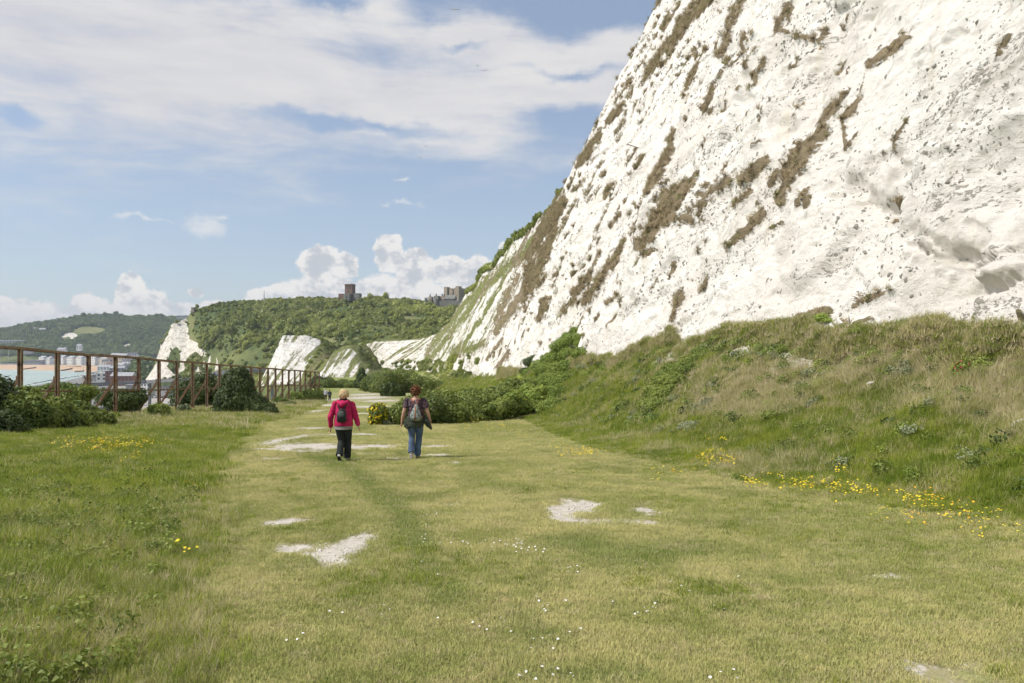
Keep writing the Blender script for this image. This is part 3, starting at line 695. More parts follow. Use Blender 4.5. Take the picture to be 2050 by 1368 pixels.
def lobeset(seed, k=7, h=1., w=1., up=.45):
    r = np.random.default_rng(seed); o = [(0, 0, h*.42, w*.62, w*.62, h*.46)]
    for i in range(k):
        a = 6.283*i/k+r.uniform(-.4, .4); q = r.uniform(.35, .62)*w; s = r.uniform(.24, .40)
        o.append((math.cos(a)*q, math.sin(a)*q, h*r.uniform(.22, .72), w*s, w*s, h*s*.95))
    o.append((r.uniform(-.2, .2)*w, r.uniform(-.2, .2)*w, h*.78, w*.30, w*.30, h*.26)); return o

M_LF = leafmat('scrub_leaf', (.065, .105, .022), (.135, .165, .035), (.19, .20, .07), .25, .05, .4)
M_LFD = leafmat('dark_leaf', (.032, .055, .016), (.060, .085, .024), (.10, .12, .04), .15, .05, .4)
M_LFF = leafmat('far_wood_leaf', (.06, .092, .032), (.12, .148, .05), (.17, .185, .075), .15, .006, .03)
M_LFM = leafmat('slope_scrub_leaf', (.078, .10, .026), (.185, .195, .052), (.33, .32, .20), .2, .016, .07, gain=2.15)
far_protos = [crown('far_crown', 420, lobeset(50+i, 6, .9, .62), .16, 60+i, M_LFF) for i in range(4)]
mid_protos = [crown('mid_crown', 900, lobeset(70+i, 7, .75, .62), .085, 80+i, M_LFM) for i in range(5)]

def pick(P, qx, qy, prob, n, win):
    q = prob*1.0
    q[(qx < win[0]) | (qx > win[1]) | (qy < win[2]) | (qy > win[3])] = 0
    # weight by true surface area so that copies spread evenly over the ground
    ar = np.zeros(q.shape); e1 = P[1:, :-1]-P[:-1, :-1]; e2 = P[:-1, 1:]-P[:-1, :-1]
    ar[:-1, :-1] = np.linalg.norm(np.cross(e1, e2), axis=-1)
    q = (q*ar).ravel(); tot = q.sum(); i = rng.choice(q.size, n, p=q/tot)
    Q = P.reshape(-1, 3)[i]; s1 = (P[1, 0]-P[0, 0]); return Q, i
pr = (np.hypot((fqx-178)/40, (fqy-664)/11) > 1)*1.
for cx_, cy_, rx_, ry_ in ((140, 677, 24, 10), (256, 694, 14, 7), (285, 687, 9, 5), (303, 654, 6, 4), (90, 665, 14, 4), (224, 706, 5, 4)): pr = pr*(np.hypot((fqx-cx_)/rx_, (fqy-cy_)/ry_) > 1)
Q, i = pick(FHP[:, :150], fqx[:, :150], fqy[:, :150], pr[:, :150], 11000, (-120, 430, 600, 713))
Q = Q+rng.normal(0, 5, Q.shape)*[1, 1, 0]; Q[:, 2] -= 1.5
scatter('woodland', Q, rng.uniform(8, 17, len(Q)), far_protos, 'dense dark green woodland covering the far hill across the bay', 'woodland', tilt=.05)
dn = .30+.9*sm(-.25, .25, fbm(MHP[..., 0]/42, MHP[..., 1]/42, s=55, o=3))
pr = np.clip(1-1.3*MHA['field'], 0, 1)*(np.clip(1-2*MHA['chalk'], 0, 1))*dn*(1-.70*inpoly(mqx, mqy, [(395,700),(560,690),(560,770),(395,770)]))
Q, i = pick(MHP[:, :220], mqx[:, :220], mqy[:, :220], pr[:, :220], 9500, (300, 980, 590, 770))
Q = Q+rng.normal(0, 1.5, Q.shape)*[1, 1, 0]; Q[:, 2] -= .8
sc_ = rng.gamma(6, .95, len(Q))*np.clip(.7+.8*fbm(Q[:, 0]/30, Q[:, 1]/30, s=56, o=2), .4, 1.6)
sc_ = np.where(Q[:, 1] > 880, np.minimum(sc_, 4.2), sc_)
scatter('hillside_scrub', Q, np.clip(sc_, 2., 12), mid_protos, 'mixed green scrub and low trees covering the slope below the castle', 'scrub', tilt=.05)
# growth on the far parts of the cliff and on the bluffs' backs
def lowveg(P, A, n, s0, s1, name, label, win, thr=.7, extra=None):
    pr = np.clip((A['veg']-thr)*2.5, 0, 1)
    if extra is not None: pr = pr*extra
    qx, qy = proj(P); Q, i = pick(P, qx, qy, pr, n, win)
    return Q
Qs = [lowveg(b[1], b[4], nb_, 1, 3, '', '', (500, 860, 640, 780), 1.2) for b, nb_ in ((B1, 260), (B2, 160))]
Q = np.concatenate(Qs); Q[:, 2] -= .5
scatter('bluff_scrub', Q, rng.uniform(1.2, 3., len(Q)), mid_protos, 'low scrub capping the chalk bluffs in the bay', 'scrub', tilt=.1)
CA = dict(veg=np.clip(veg, -1, 2))
brow = 1.0*(np.arange(PC.shape[1])[None] > nr-9)+0*veg
Q1 = lowveg(PC, dict(veg=brow*1.5), 5200, 0, 0, '', '', (930, 1150, 380, 615), .7, (s_ < 340)*1.)
foot = ((hgt < 8) & (s_ > 150))*1.
Q2 = lowveg(PC, CA, 1200, 0, 0, '', '', (730, 960, 650, 780), .8, foot)
Q = np.concatenate([Q1, Q2]); dd = Q[:, 1]
scatter('brow_scrub', Q-np.array([0, 0, .4]), rng.uniform(.5, 1., len(Q))*np.clip(dd/75., 1.2, 3.4), mid_protos, 'green scrub along the brow and the foot of the receding cliff', 'scrub', tilt=.2)

# ---------------------------------------------------------------- sea, beach, harbour land
t = material('sea_water', .4, .35)
P_ = t.pos(); t.put(t.b.inputs['Base Color'], t.mix(t.ss(t.noise(P_, .004, 5), .35, .65), (.36, .44, .395), (.42, .49, .44)))
bump(t, t.noise(t.pos((1, 2.2, 1)), .16, 5, .65), .35, .6)
sea = MB(); sea.poly([(-9000, -3000, -54), (3000, -3000, -54), (3000, 9000, -54), (-9000, 9000, -54)], 5.0)
o = sea.build('sea', t.mat); o['kind'] = 'structure'      # top at -49
SEA = -49.
t = material('quay', .9, .2); P_ = t.pos()
c = t.mix(t.ss(t.noise(P_, .03, 5, .7), .35, .65), (.30, .285, .26), (.20, .195, .185)); c = t.mix(t.ss(t.noise(P_, .25, 4, .7), .52, .6, 0, .7), c, (.12, .115, .11))
t.put(t.b.inputs['Base Color'], c); M_Q = t.mat
def gp(px, py, z=-47.): Y = (EYE-z)/((py-HY)/F); return Vector(((px-CX)/F*Y, Y, z))
m = MB(); m.poly([Vector((p.x, p.y, -51)) for p in (gp(-160, 842), gp(20, 779), gp(60, 773), gp(130, 763), gp(205, 745.5), gp(226, 737), gp(420, 737), gp(620, 742), gp(700, 900), gp(300, 1000))], 4.0)
o = m.build('harbour_ground', M_Q); o['kind'] = 'structure'
m = MB(); m.poly([Vector((p.x, p.y, -51)) for p in (gp(-250, 731), gp(0, 731.5), gp(120, 731.5), gp(200, 733.5), gp(250, 737.5), gp(420, 737.5), gp(450, 718), gp(-300, 716))], 4.6)
o = m.build('town_ground', M_Q); o['kind'] = 'structure'
t = material('shingle', .95, .1); P_ = t.pos()
t.put(t.b.inputs['Base Color'], t.mix(t.ss(t.noise(P_, .02, 5, .6), .35, .65), (.52, .34, .21), (.60, .44, .30)))
bt = [(-300, 741, 730), (0, 740.5, 730.5), (50, 741.5, 731), (110, 743, 731), (160, 744.5, 731.5), (205, 746, 733), (235, 744.5, 736)]
V = []
for (px, yw, yt) in bt:
    a = gp(px, yw+1.2, -49.6); b = gp(px, yt, -45.8); V.append([a, (a*.55+b*.45)+Vector((0, 0, .6)), b, b+Vector((0, 30, -6))])
me = gridmesh('beach', np.array([[list(p) for p in r] for r in V]), False, None, True)
o = link('beach', me, t.mat); o['kind'] = 'structure'
M_TIM = plain('wet_timber', (.06, .05, .04), (.10, .08, .06), 1.)
for j, (a, b) in enumerate((((46, 739.8), (72, 736.2)), ((122, 742.3), (145, 738.2)), ((120, 736), (162, 734.6)), ((150, 744.4), (168, 743.2)), ((184, 746), (200, 745.5)))):
    A = gp(*a, -48.2); B = gp(*b, -46.4); m = MB(); m.bar(A, B, 1.0, 2.2)
    for k in range(7): p = A.lerp(B, k/6); m.box(p+Vector((0, 0, .4)), (.9, .9, 3.4))
    tag(m.build('groyne', M_TIM), ['dark timber groyne seen between the first two fence posts', 'dark timber groyne at the waterline beside the third fence post', 'thin upper groyne high on the pink beach', 'short groyne in the water left of the third fence post', 'short dark groyne where the beach meets the harbour'][j], 'groyne', 'groynes on the beach')

# ---------------------------------------------------------------- town
wallc = [plain('render_white', (.85, .82, .76), (.75, .72, .66), .3), plain('render_cream', (.60, .53, .43), (.5, .44, .35), .3), plain('render_grey', (.40, .39, .38), (.32, .31, .30), .3), plain('brick_red', (.30, .14, .10), (.22, .11, .08), .5), plain('stone_tan', (.42, .36, .28), (.33, .28, .22), .5)]
roofc = [plain('slate', (.13, .13, .15), (.09, .09, .1), .4), plain('roof_tile', (.24, .13, .10), (.17, .1, .08), .5), plain('lead_roof', (.42, .42, .43), (.33, .33, .34), .4)]
M_GL = plain('window_glass', (.05, .06, .075), (.08, .09, .1), 1., .15, .5)
def house(pos, w, d, h, rh, wall, roof, label, group, rz=0, cols=0, fl=0, chim=1, cat='building', name='house', hip=0., flat=False, dorm=0):
    r = empty(name, pos, rz, label, cat, group)
    m = MB(); m.box((0, 0, h/2-2), (w, d, h+4)); m.build('wall', wall, r)
    m = MB()
    if flat: m.box((0, 0, h+rh/2+.02), (w+.8, d+.8, rh))
    else: m.gable((0, 0, h+.02), w+.6, d+.8, rh, 0, hip)
    rf = m.build('roof', roof, r)
    for k in range(chim):
        m = MB(); m.box((-w/2+w*(k+.5)/max(chim, 1), .3, h+rh*.9), (1.6, 1.2, rh*.9+1.5)); m.build('chimney', wallc[4], rf)
    for k in range(dorm):
        m = MB(); x = -w/2+w*(k+.5)/dorm; m.box((x, -d/2+1.2, h+1.6), (w/dorm*.5, 2.2, 2.4)); m.build('dormer', wall, rf)
    if cols:
        for a in range(cols):
            for b in range(fl):
                m = MB(); m.box((-w/2+w*(a+.5)/cols, -d/2-.03, h*(b+.55)/fl), (w/cols*.42, .16, h/fl*.52)); m.build('window', M_GL, r)
    return r
# white seafront terraces
def row(pts, Y, n0, label_of, wall, h, dep=16, dorm=3, cols=4, fl=4, gr='white seafront terraces'):
    for k, (a, b) in enumerate(pts):
        A = at(a, 0, Y); B = at(b, 0, Y); w = (B.x-A.x)
        Yk = Y-(a-80)*.92; A = at(a, 0, Yk); B = at(b, 0, Yk); w = (B.x-A.x)*1.22
        house(((A.x+B.x)/2, Yk, -46), w-.6, dep, h[k % len(h)], 5.5, wall[k % len(wall)], roofc[2], label_of[k], gr, rad(-35), cols, fl, 2, 'terrace', 'terrace', dorm=dorm)
row([(80, 97), (97, 108)], 2230, 0, ['white seafront terrace seen between the second and third fence posts, left block', 'white seafront terrace just left of the second fence post, right block'], [wallc[0]], [17, 15.5])
row([(118, 136), (136, 155), (155, 172)], 2230, 0, ['long white seafront terrace right of the second fence post', 'middle white seafront terrace between the second and third fence posts', 'white seafront terrace just left of the third fence post'], [wallc[0]], [19, 17.5, 18.5])
row([(178, 200), (200, 222)], 2230, 0, ['white seafront terrace right of the third fence post', 'pale seafront terrace left of the fourth fence post'], [wallc[0], wallc[1]], [18, 15])
house(at(116, 730, 2140)*1.0+Vector((0, 0, 0)), 10, 14, 26, 3, wallc[2], roofc[0], 'tall grey block behind the second fence post on the seafront', None, 0, 2, 5, 0, 'apartment block', 'apartment_block', flat=True)
house(at(70, 728, 2180), 44, 20, 8, 2, wallc[2], roofc[2], 'long low grey building with a pale roof at the left end of the terraces', None, 0, 8, 2, 0, 'building', 'harbour_building', flat=True)
house(at(27, 688, 2480), 78, 12, 9, 1.4, wallc[2], wallc[0], 'long low building with a white roof high among the far trees', None, 0, 8, 2, 0, 'building', 'hillside_building', flat=True)
house(at(52, 706, 2330), 40, 12, 8, 3, wallc[2], roofc[0], 'grey hillside building under the fence rail behind the marina', None, 0, 6, 2, 2, 'building', 'hillside_building')
house(at(160, 700, 2350), 14, 12, 11, 5, wallc[0], roofc[2], 'white house standing in the trees above the terraces', None, 0, 2, 3, 1)
house(at(125, 706, 2300), 24, 12, 9, 5, wallc[0], roofc[2], 'pale villa above the terraces behind the second fence post', None, 0, 3, 2, 2)
house(at(372, 637, 2780), 60, 12, 6, 3, wallc[2], roofc[0], 'low building on the skyline beside the chalk headland', None, 0, 0, 0, 1)
house(at(71, 661, 2650), 26, 10, 5, 3, wallc[0], roofc[2], 'tiny white house left of the light green field on the far hill', None, 0, 0, 0, 1)
house(at(86, 663, 2640), 22, 10, 6, 4, wallc[0], roofc[2], 'tiny pale house just right of another on the far hill', None, 0, 0, 0, 1)
# town right of the terraces, as seen between the fourth and sixth posts
TW = [(233, 724, 1900, 20, 16, 0, 2, 'white block of flats right of the fourth fence post'), (247, 727, 1850, 26, 18, 1, 2, 'tan block with a dark tree before it, between the fourth and fifth posts'), (266, 722, 1900, 24, 15, 0, 0, 'white house with red lower storey left of the fifth post'),
      (215, 732, 1720, 18, 9, 0, 0, 'small white building near the end of the beach'), (226, 736, 1620, 20, 8, 2, 1, 'grey shed near the end of the beach'), (243, 738, 1560, 18, 7, 1, 2, 'cream low shed in the middle of the quay'), (210, 741, 1500, 22, 6, 0, 2, 'long white shed beside the harbour road'),
      (224, 728, 1800, 16, 12, 1, 1, 'cream house right of the terraces with a tiled roof'), (256, 733, 1650, 22, 10, 0, 0, 'white house amid trees left of the fifth post'), (262, 740, 1500, 20, 7, 2, 0, 'grey roofed shed beside the trees'), (236, 744, 1380, 24, 6, 2, 2, 'flat grey store on the quay')]
for (px, py, Y, w, h, wi, ri, lb) in TW:
    house(at(px, py, Y)-Vector((0, 0, 0)), w, 14, h, 4, wallc[wi], roofc[ri], lb, 'town buildings behind the harbour', rng.uniform(-.3, .3), 4, 3, 1)
# harbour buildings nearer
house(at(206, 762, 1000), 12, 12, 9, .8, wallc[0], wallc[0], 'white boxy building left of the fourth fence post', None, .2, 2, 2, 0, 'building', 'harbour_building', flat=True)
house(at(222, 764, 960), 10, 10, 12, .8, wallc[3], roofc[0], 'dark brick block touching the fourth fence post', None, .2, 2, 3, 0, 'building', 'harbour_building', flat=True)
house(at(248, 765, 900), 24, 14, 7, 4, wallc[3], roofc[2], 'long red walled shed with a grey roof between the fourth and fifth posts', None, .05, 6, 1, 0, 'shed', 'harbour_shed')
house(at(290, 783, 800), 16, 10, 8, .6, wallc[0], wallc[0], 'white office with dark windows right of the fifth fence post', None, -.1, 5, 2, 0, 'office', 'office')
house(at(263, 806, 600), 6, 6, 13, .6, wallc[2], wallc[2], 'blue grey box tower left of the fifth post above the bushes', None, .1, 0, 0, 0, 'building', 'harbour_tower', flat=True)
house(at(330, 785, 760), 12, 8, 5, .6, wallc[2], roofc[0], 'blue grey office right of the sixth fence post', None, -.1, 4, 1, 0, 'office', 'office', flat=True)
for k, (px, py, Y) in enumerate(((186, 752, 1180), (194, 757, 1120), (176, 759, 1080), (212, 750, 1250))):
    house(at(px, py, Y), 10, 9, 5, .8, wallc[[0, 2, 1, 0][k]], wallc[0], ['white cabin on the quay beside the third post', 'grey cabin in the middle of the quay', 'cream cabin nearest the harbour wall', 'small white cabin far up the quay'][k], 'cabins on the harbour quay', .1, 2, 1, 0, 'cabin', 'cabin', flat=True)
# rock armour disc and car park sheets
M_ROCK = plain('rubble', (.45, .42, .37), (.22, .21, .19), .6, bmp=.5)
m = MB(); pts = [gp(250+19*math.cos(a), 773+8*math.sin(a), -47) for a in np.linspace(0, 6.283, 25)[:-1]]
m.poly(pts, 1.4); tag(m.build('rubble_bank', M_ROCK), 'pale round bank of rubble below the red shed', 'rubble bank')
M_PARK = plain('pale_paving', (.46, .42, .37), (.38, .35, .31), .05)
m = MB(); m.poly([gp(268, 800, -46.99), gp(330, 797, -46.99), gp(372, 800, -46.99), (gp(360, 838, -46.99)), (gp(300, 845, -46.99))], .06)
o = m.build('pavement', M_PARK); o['kind'] = 'structure'
# parked vehicles on the quay and promenade
carc = [plain('car_white', (.7, .7, .7), None, 1, .3, .5), plain('car_dark', (.05, .05, .06), None, 1, .3, .5), plain('car_grey', (.3, .31, .33), None, 1, .3, .5), plain('car_red', (.35, .05, .04), None, 1, .3, .5)]
def car_proto(k):
    r = empty('parked_car', (0, 0, 0))
    m = MB(); m.box((0, 0, .62), (4.3, 1.75, .62), bev=.15); m.box((-.1, 0, 1.12), (2.4, 1.5, .5), bev=.2); m.build('body', carc[k], r)
    m = MB(); m.box((-.1, 0, 1.14), (2.44, 1.54, .30)); m.build('window_band', M_GL, r)
    for sx in (-1.3, 1.3):
        for sy in (-.8, .8): m = MB(); m.tube([(sx, sy-.12, .32), (sx, sy+.12, .32)], [.32, .32], 10); m.build('wheel', carc[1], r)
    return r
cp = [car_proto(k) for k in range(4)]
def copy_tree(o, parent=None):
    c = o.copy(); COL.objects.link(c); c.parent = parent
    for ch in o.children: copy_tree(ch, c)
    return c
CN = ['white', 'black', 'grey', 'dark red']
used = set(); nc = 0
for (p0, p1, n, where) in (((62, 769), (196, 747), 22, 'parked along the harbour wall'), ((272, 797), (368, 795), 16, 'parked at the back of the pale car park'), ((4, 728), (78, 728.5), 16, 'parked along the promenade behind the beach')):
    for k in range(n):
        f = (k+.5)/n; px = p0[0]+(p1[0]-p0[0])*f; py = p0[1]+(p1[1]-p0[1])*f
        q = gp(px, py+rng.uniform(-.3, 1.), -46.9 if py > 735 else -46.4); c = int(rng.integers(0, 4))
        if c not in used: o = cp[c]; used.add(c)
        else: o = copy_tree(cp[c])
        o.location = q; o.rotation_euler = (0, 0, rng.choice([0., 1.4, .3])+rng.uniform(-.1, .1))
        tag(o, 'tiny %s car %s' % (CN[c], where), 'car', 'tiny %s cars %s' % (CN[c], where))
# masts and flag poles
M_POLE = plain('pale_pole', (.6, .6, .58), None, 1)
for j, (px, y0, y1, Y) in enumerate(((2, 716, 699, 2250), (16, 720, 697, 2250), (167, 742, 715, 1600), (84, 728, 718, 2100), (128, 727, 716, 2100), (149, 727, 717, 2100))):
    m = MB(); a = at(px, y0, Y); b = at(px+(2 if j == 1 else 0), y1, Y); m.bar(Vector((a.x, a.y, -47)), b, .9 if j == 1 else .55); m.ball(b, .7, 8)
    tag(m.build('mast', M_POLE), ['thin mast at the left edge of the photo under the fence rail', 'leaning pale crane mast left of the first fence post', 'slim pale pole just left of the third fence post', 'slim pole before the left white terrace', 'slim pole before the middle white terrace', 'slim pole before the right hand terrace'][j], 'mast')
# elevated road
pts = [(20, 782, 560), (100, 776, 600), (180, 772, 640), (230, 769, 660), (300, 765.5, 660), (345, 763, 650), (385, 760, 630), (412, 755, 600), (440, 748, 580), (480, 744.5, 575), (545, 741, 575)]
vr = empty('flyover', at(*pts[0]), 0, 'grey elevated road on piers crossing behind the fence', 'flyover'); o0 = at(*pts[0])
pp = [at(*p)-o0 for p in pts]; M_CON = plain('concrete', (.25, .25, .245), (.18, .18, .18), .2)
m = MB(); m2 = MB()
for a, b in zip(pp[:-1], pp[1:]): m.bar(a, b, 9, 1.6); m2.bar(a+Vector((0, -4.6, 1.3)), b+Vector((0, -4.6, 1.3)), .4, 1.3)
m.build('deck', M_CON, vr); m2.build('parapet', M_CON, vr)
for p in pp[1::1]:
    m = MB(); m.bar(p+Vector((0, 0, -1)), Vector((p.x, p.y, -52-o0.z)), 1.6, 2.4); m.build('pier', M_CON, vr)
# town trees by the harbour
for j, (px, py, Y, h) in enumerate(((246, 740, 1560, 14), (262, 745, 1300, 15), (270, 748, 1200, 16), (280, 744, 1240, 20), (291, 740, 1280, 22), (300, 746, 1180, 20), (286, 756, 1100, 16), (308, 752, 1080, 17), (272, 736, 1500, 20), (252, 748, 1300, 9), (300, 732, 1500, 26), (280, 728, 1650, 24), (262, 730, 1700, 15))):
    p = at(px, py, Y); r = empty('broadleaf_tree', (p.x, p.y, p.z-h*.35), rng.uniform(0, 6), None, 'tree', 'trees behind the harbour town')
    r['label'] = 'green tree ' + ['before the tan flats', 'left of the fifth fence post by the sheds', 'beside the fifth fence post, lower one', 'right of the fifth post, tall and pale green', 'tallest mid green one between the fifth and sixth posts', 'under the chalk headland foot', 'lowest, above the elevated road', 'nearest the sixth fence post', 'high on the slope left of the fifth post', 'small, among the sheds', 'topmost, meeting the fence rail', 'dark, just under the rail by the fifth post', 'beside the white house left of the fifth post'][j]
    m = MB(); m.tube([(0, 0, -6), (0, 0, h*.3), (.4, 0, h*.6)], [.6, .45, .2], 7); m.build('trunk', M_TIM, r)
    c = link('crown', far_protos[j % 4], None, r); c.scale = (h*1.1, h*1.1, h*1.05)

# ---------------------------------------------------------------- castle and church
M_ST = plain('castle_stone', (.36, .30, .225), (.25, .215, .165), .35, bmp=.3)
M_ST2 = plain('grey_flint', (.25, .24, .205), (.17, .165, .15), .35, bmp=.3)
M_BR = plain('flint_brick', (.23, .145, .105), (.16, .105, .08), .4, bmp=.3)
def cren(m, cx, cy, w, d, z, n, hh=1.1, th=.8):
    for k in range(n):
        x = -w/2+w*(k+.5)/n
        for s in (-1, 1): m.box((cx+x, cy+s*(d/2-th/2), z+hh/2), (w/n*.55, th, hh))
    for k in range(n):
        y = -d/2+d*(k+.5)/n
        for s in (-1, 1): m.box((cx+s*(w/2-th/2), cy+y, z+hh/2), (th-.01, d/n*.55, hh))
kc = at(917, 606, 925); kp = empty('castle_keep', kc, rad(-38), 'square stone keep with four corner turrets half hidden behind the cliff', 'castle')
m = MB(); m.box((0, 0, 4.5), (20, 20, 21)); cren(m, 0, 0, 20, 20, 15, 7); m.build('curtain_wall', M_ST, kp)
for sx in (-1, 1):
    for sy in (-1, 1):
        m = MB(); m.box((sx*9, sy*9, 5.4), (5.2, 5.2, 23)); cren(m, sx*9, sy*9, 5.2, 5.2, 16.9, 3, 1., .6); m.build('turret', M_ST, kp)
for s in (0, 1):
    m = MB()
    if s == 0: m.box((0, -10.4, 5), (3., 1.2, 20)); m.box((0, -10.2, 14), (3., 1.6, 1))
    else: m.box((-10.4, 0, 5), (1.2, 3., 20))
    m.build('buttress', M_ST, kp)
for k in range(3):
    for b in range(3):
        m = MB(); m.box((-5.2+5.2*k+(1.8 if k == 1 else 0), -10.06, 2.5+4.4*b), (.9, .3, 1.9)); m.build('window', M_GL, kp)
        m = MB(); m.box((-10.06, -5.2+5.2*k+(1.8 if k == 1 else 0), 2.5+4.4*b), (.3, .9, 1.9)); m.build('window', M_GL, kp)
m = MB(); m.bar((0, 0, 15), (0, 0, 25), .3); m.build('flagpole', M_POLE, kp)
ib = [(853, 605, 597.5, 6, 'small left end tower of the castle wall'), (862.5, 605, 595.5, 10, 'second castle wall tower with a chimney stack'), (875, 606, 594, 13, 'third and widest castle wall tower with a chimney'), (887, 606, 594.5, 11, 'castle wall tower next to the keep with two chimneys')]
for k, (px, yb, yt, wpx, lb) in enumerate(ib):
    Y = 900; a = at(px, yb, Y); h = (yb-yt)/F*Y; w = wpx/F*Y*.8
    r = empty('castle_tower', a, rad(-30), lb, 'castle tower', 'towers of the castle wall')
    m = MB(); m.box((0, 0, h/2-3), (w, w*.8, h+6)); cren(m, 0, 0, w, w*.8, h, 4, .7, .4); m.build('wall', M_ST if k % 2 else M_ST2, r)
    for c in range([0, 1, 1, 2][k]): m = MB(); m.box((w*(-.2+.5*c), 0, h+1.6), (1.2, 1.0, 3.2)); m.build('chimney', M_ST2, r)
    for c in (-1, 1): m = MB(); m.box((c*w*.22, -w*.4-.02, h*.45), (.8, .2, 1.6)); m.build('window', M_GL, r)
house(at(902, 607, 890), 12, 8, 4.5, 4.5, M_ST2, M_ST2, 'grey gabled hall in front of the castle keep', None, rad(-15), 4, 1, 0, 'hall', 'castle_hall')
r = empty('castle_wall', at(900, 614, 870), rad(-12), 'low grey curtain wall running below the castle', 'wall'); m = MB(); m.box((0, 0, 1.5), (36, 1.6, 9)); cren(m, 0, 0, 36, 1.6, 6, 12, .8, .5); m.build('wall', M_ST2, r)
m = MB(); m.tube([(-15, 0, -3), (-15, 0, 8)], [2.6, 2.4], 12); m.build('round_tower', M_ST2, r)
ch = empty('church', at(701, 600, 870), rad(-12), 'brown brick church with a square crenellated tower alone on the ridge', 'church'); 
m = MB(); m.box((0, 0, 6.5), (8.6, 8.6, 19)); cren(m, 0, 0, 8.8, 8.8, 16, 3, .9, .6); m.box((0, 0, 15.6), (9.2, 9.2, .7)); m.build('tower', M_BR, ch)
m = MB(); m.box((-8., 0, 2.2), (8.2, 7, 8.2)); m.build('nave', M_BR, ch); m = MB(); m.box((8., 0, 2.4), (8.2, 7, 8.4)); m.build('chancel', M_ST2, ch)
m = MB(); m.box((0, -7., 1.8), (6.5, 6, 7.5)); m.build('transept', M_ST2, ch)
for x, z in ((-1.6, 13), (1.6, 13), (0, 8.5)): m = MB(); m.box((x, -4.33, z), (1., .2, 1.9)); m.build('window', M_GL, ch)
m = MB(); m.box((0, -10.03, 2.5), (1.2, .2, 2.2)); m.build('window', M_GL, ch)
# bunker like block, mast and huts on the ridge
m = MB(); m.box((0, 0, 1), (3.6, 3, 5)); m.box((0, 0, 3.9), (4.4, 3.6, .8)); o = m.build('lookout_hut', wallc[4]); o.location = at(387, 623, 925); tag(o, 'small tan lookout hut on the edge above the chalk headland', 'hut')
m = MB(); m.bar((0, 0, 0), (0, 0, 12), .5); m.bar((-1, 0, 0), (0, 0, 9), .2); m.bar((1, 0, 0), (0, 0, 9), .2); o = m.build('radio_mast', M_POLE); o.location = at(529, 603, 920); tag(o, 'thin radio mast on the ridge', 'mast')
# ridge trees one can tell apart
for j, (px, py, Y, s, lb) in enumerate(((773, 598, 900, 9, 'round grey green tree alone on the ridge right of the church'), (742, 599, 900, 9, 'low light green mound tree beside the church'), (818, 645, 800, 9, 'dark round tree standing in the pale field below the castle'), (838, 643, 800, 6, 'small dark tree right of the field tree below the castle'), (395, 617, 915, 6, 'small tree at the left end of the castle ridge'),
        (464, 672, 760, 15, 'dark round tree in the middle of the castle slope'), (505, 660, 800, 17, 'large brownish tree halfway up the castle slope'), (600, 655, 760, 15, 'large grey green tree right of centre on the castle slope'), (560, 662, 740, 13, 'dark tree left of the bare chalk scar'), (615, 648, 780, 10, 'dark tree just above the bare chalk scar'), (440, 700, 720, 9, 'tree low on the slope beside the chalk headland'))):
    r = empty('round_tree', at(px, py, Y), rng.uniform(0, 6), lb, 'tree', 'single trees on the castle hill')
    m = MB(); m.tube([(0, 0, -2), (0, 0, s*.3), (.2, 0, s*.5)], [.35, .28, .12], 7); m.build('trunk', M_TIM, r)
    c = link('crown', mid_protos[j % 5], None, r); c.scale = (s*.85, s*.85, s)
for j, (px, py) in enumerate(((183, 654), (168, 634), (210, 632), (232, 631), (313, 636), (324, 636), (96, 648))):
    r = empty('skyline_tree', at(px, py, 2740 if j else 2500), 0, ['dark tree alone in the light green field of the far hill', 'leftmost clump tree on the far skyline top', 'second skyline tree of the far hill', 'highest skyline tree of the far hill', 'left one of two trees right on the far skyline', 'right one of two trees right on the far skyline', 'skyline tree where the far hill steps down'][j], 'tree', 'trees on the far hill skyline')
    m = MB(); m.tube([(0, 0, -4), (0, 0, 6)], [.6, .4], 6); m.build('trunk', M_TIM, r)
    c = link('crown', far_protos[j % 4], None, r); c.scale = (17, 17, 15)
print('far', time.time()-T0)
# ---------------------------------------------------------------- steel frame fence
t = material('rusty_steel', .75, .3); tc = t.new('ShaderNodeTexCoord').outputs['Object']
a = t.noise(tc, 3.5, 6, .7); b = t.noise(tc, 14., 4, .7)
c = t.mix(t.ss(a, .38, .62), (.24, .18, .12), (.20, .085, .042)); c = t.mix(t.ss(b, .5, .7, 0, .7), c, (.32, .30, .21)); c = t.mix(t.ss(t.noise(tc, 2.2, 3), .58, .66, 0, .8), c, (.055, .03, .022))
t.put(t.b.inputs['Base Color'], c); bump(t, b, .4, .01); M_RUST = t.mat
PXP = []; Yp = 32.2
fr_ = empty('steel_fence', (fenceX(32.2), 32.2, 0), 0, 'tall open rusty steel post and rail fence with slanting braces receding into the distance', 'fence')
FO = Vector(fr_.location)
ys_ = [32.2+3.27*k for k in range(25)]
def railz(y): return 1.12-(y-45)*.0456
def lowz(y): return float(np.interp(y, [30, 38.5, 45, 62, 111], [0.05, -.48, -.83, -1.6, -3.62]))
def fdir(y): return Vector((-.065, 1, -.0456)).normalized()
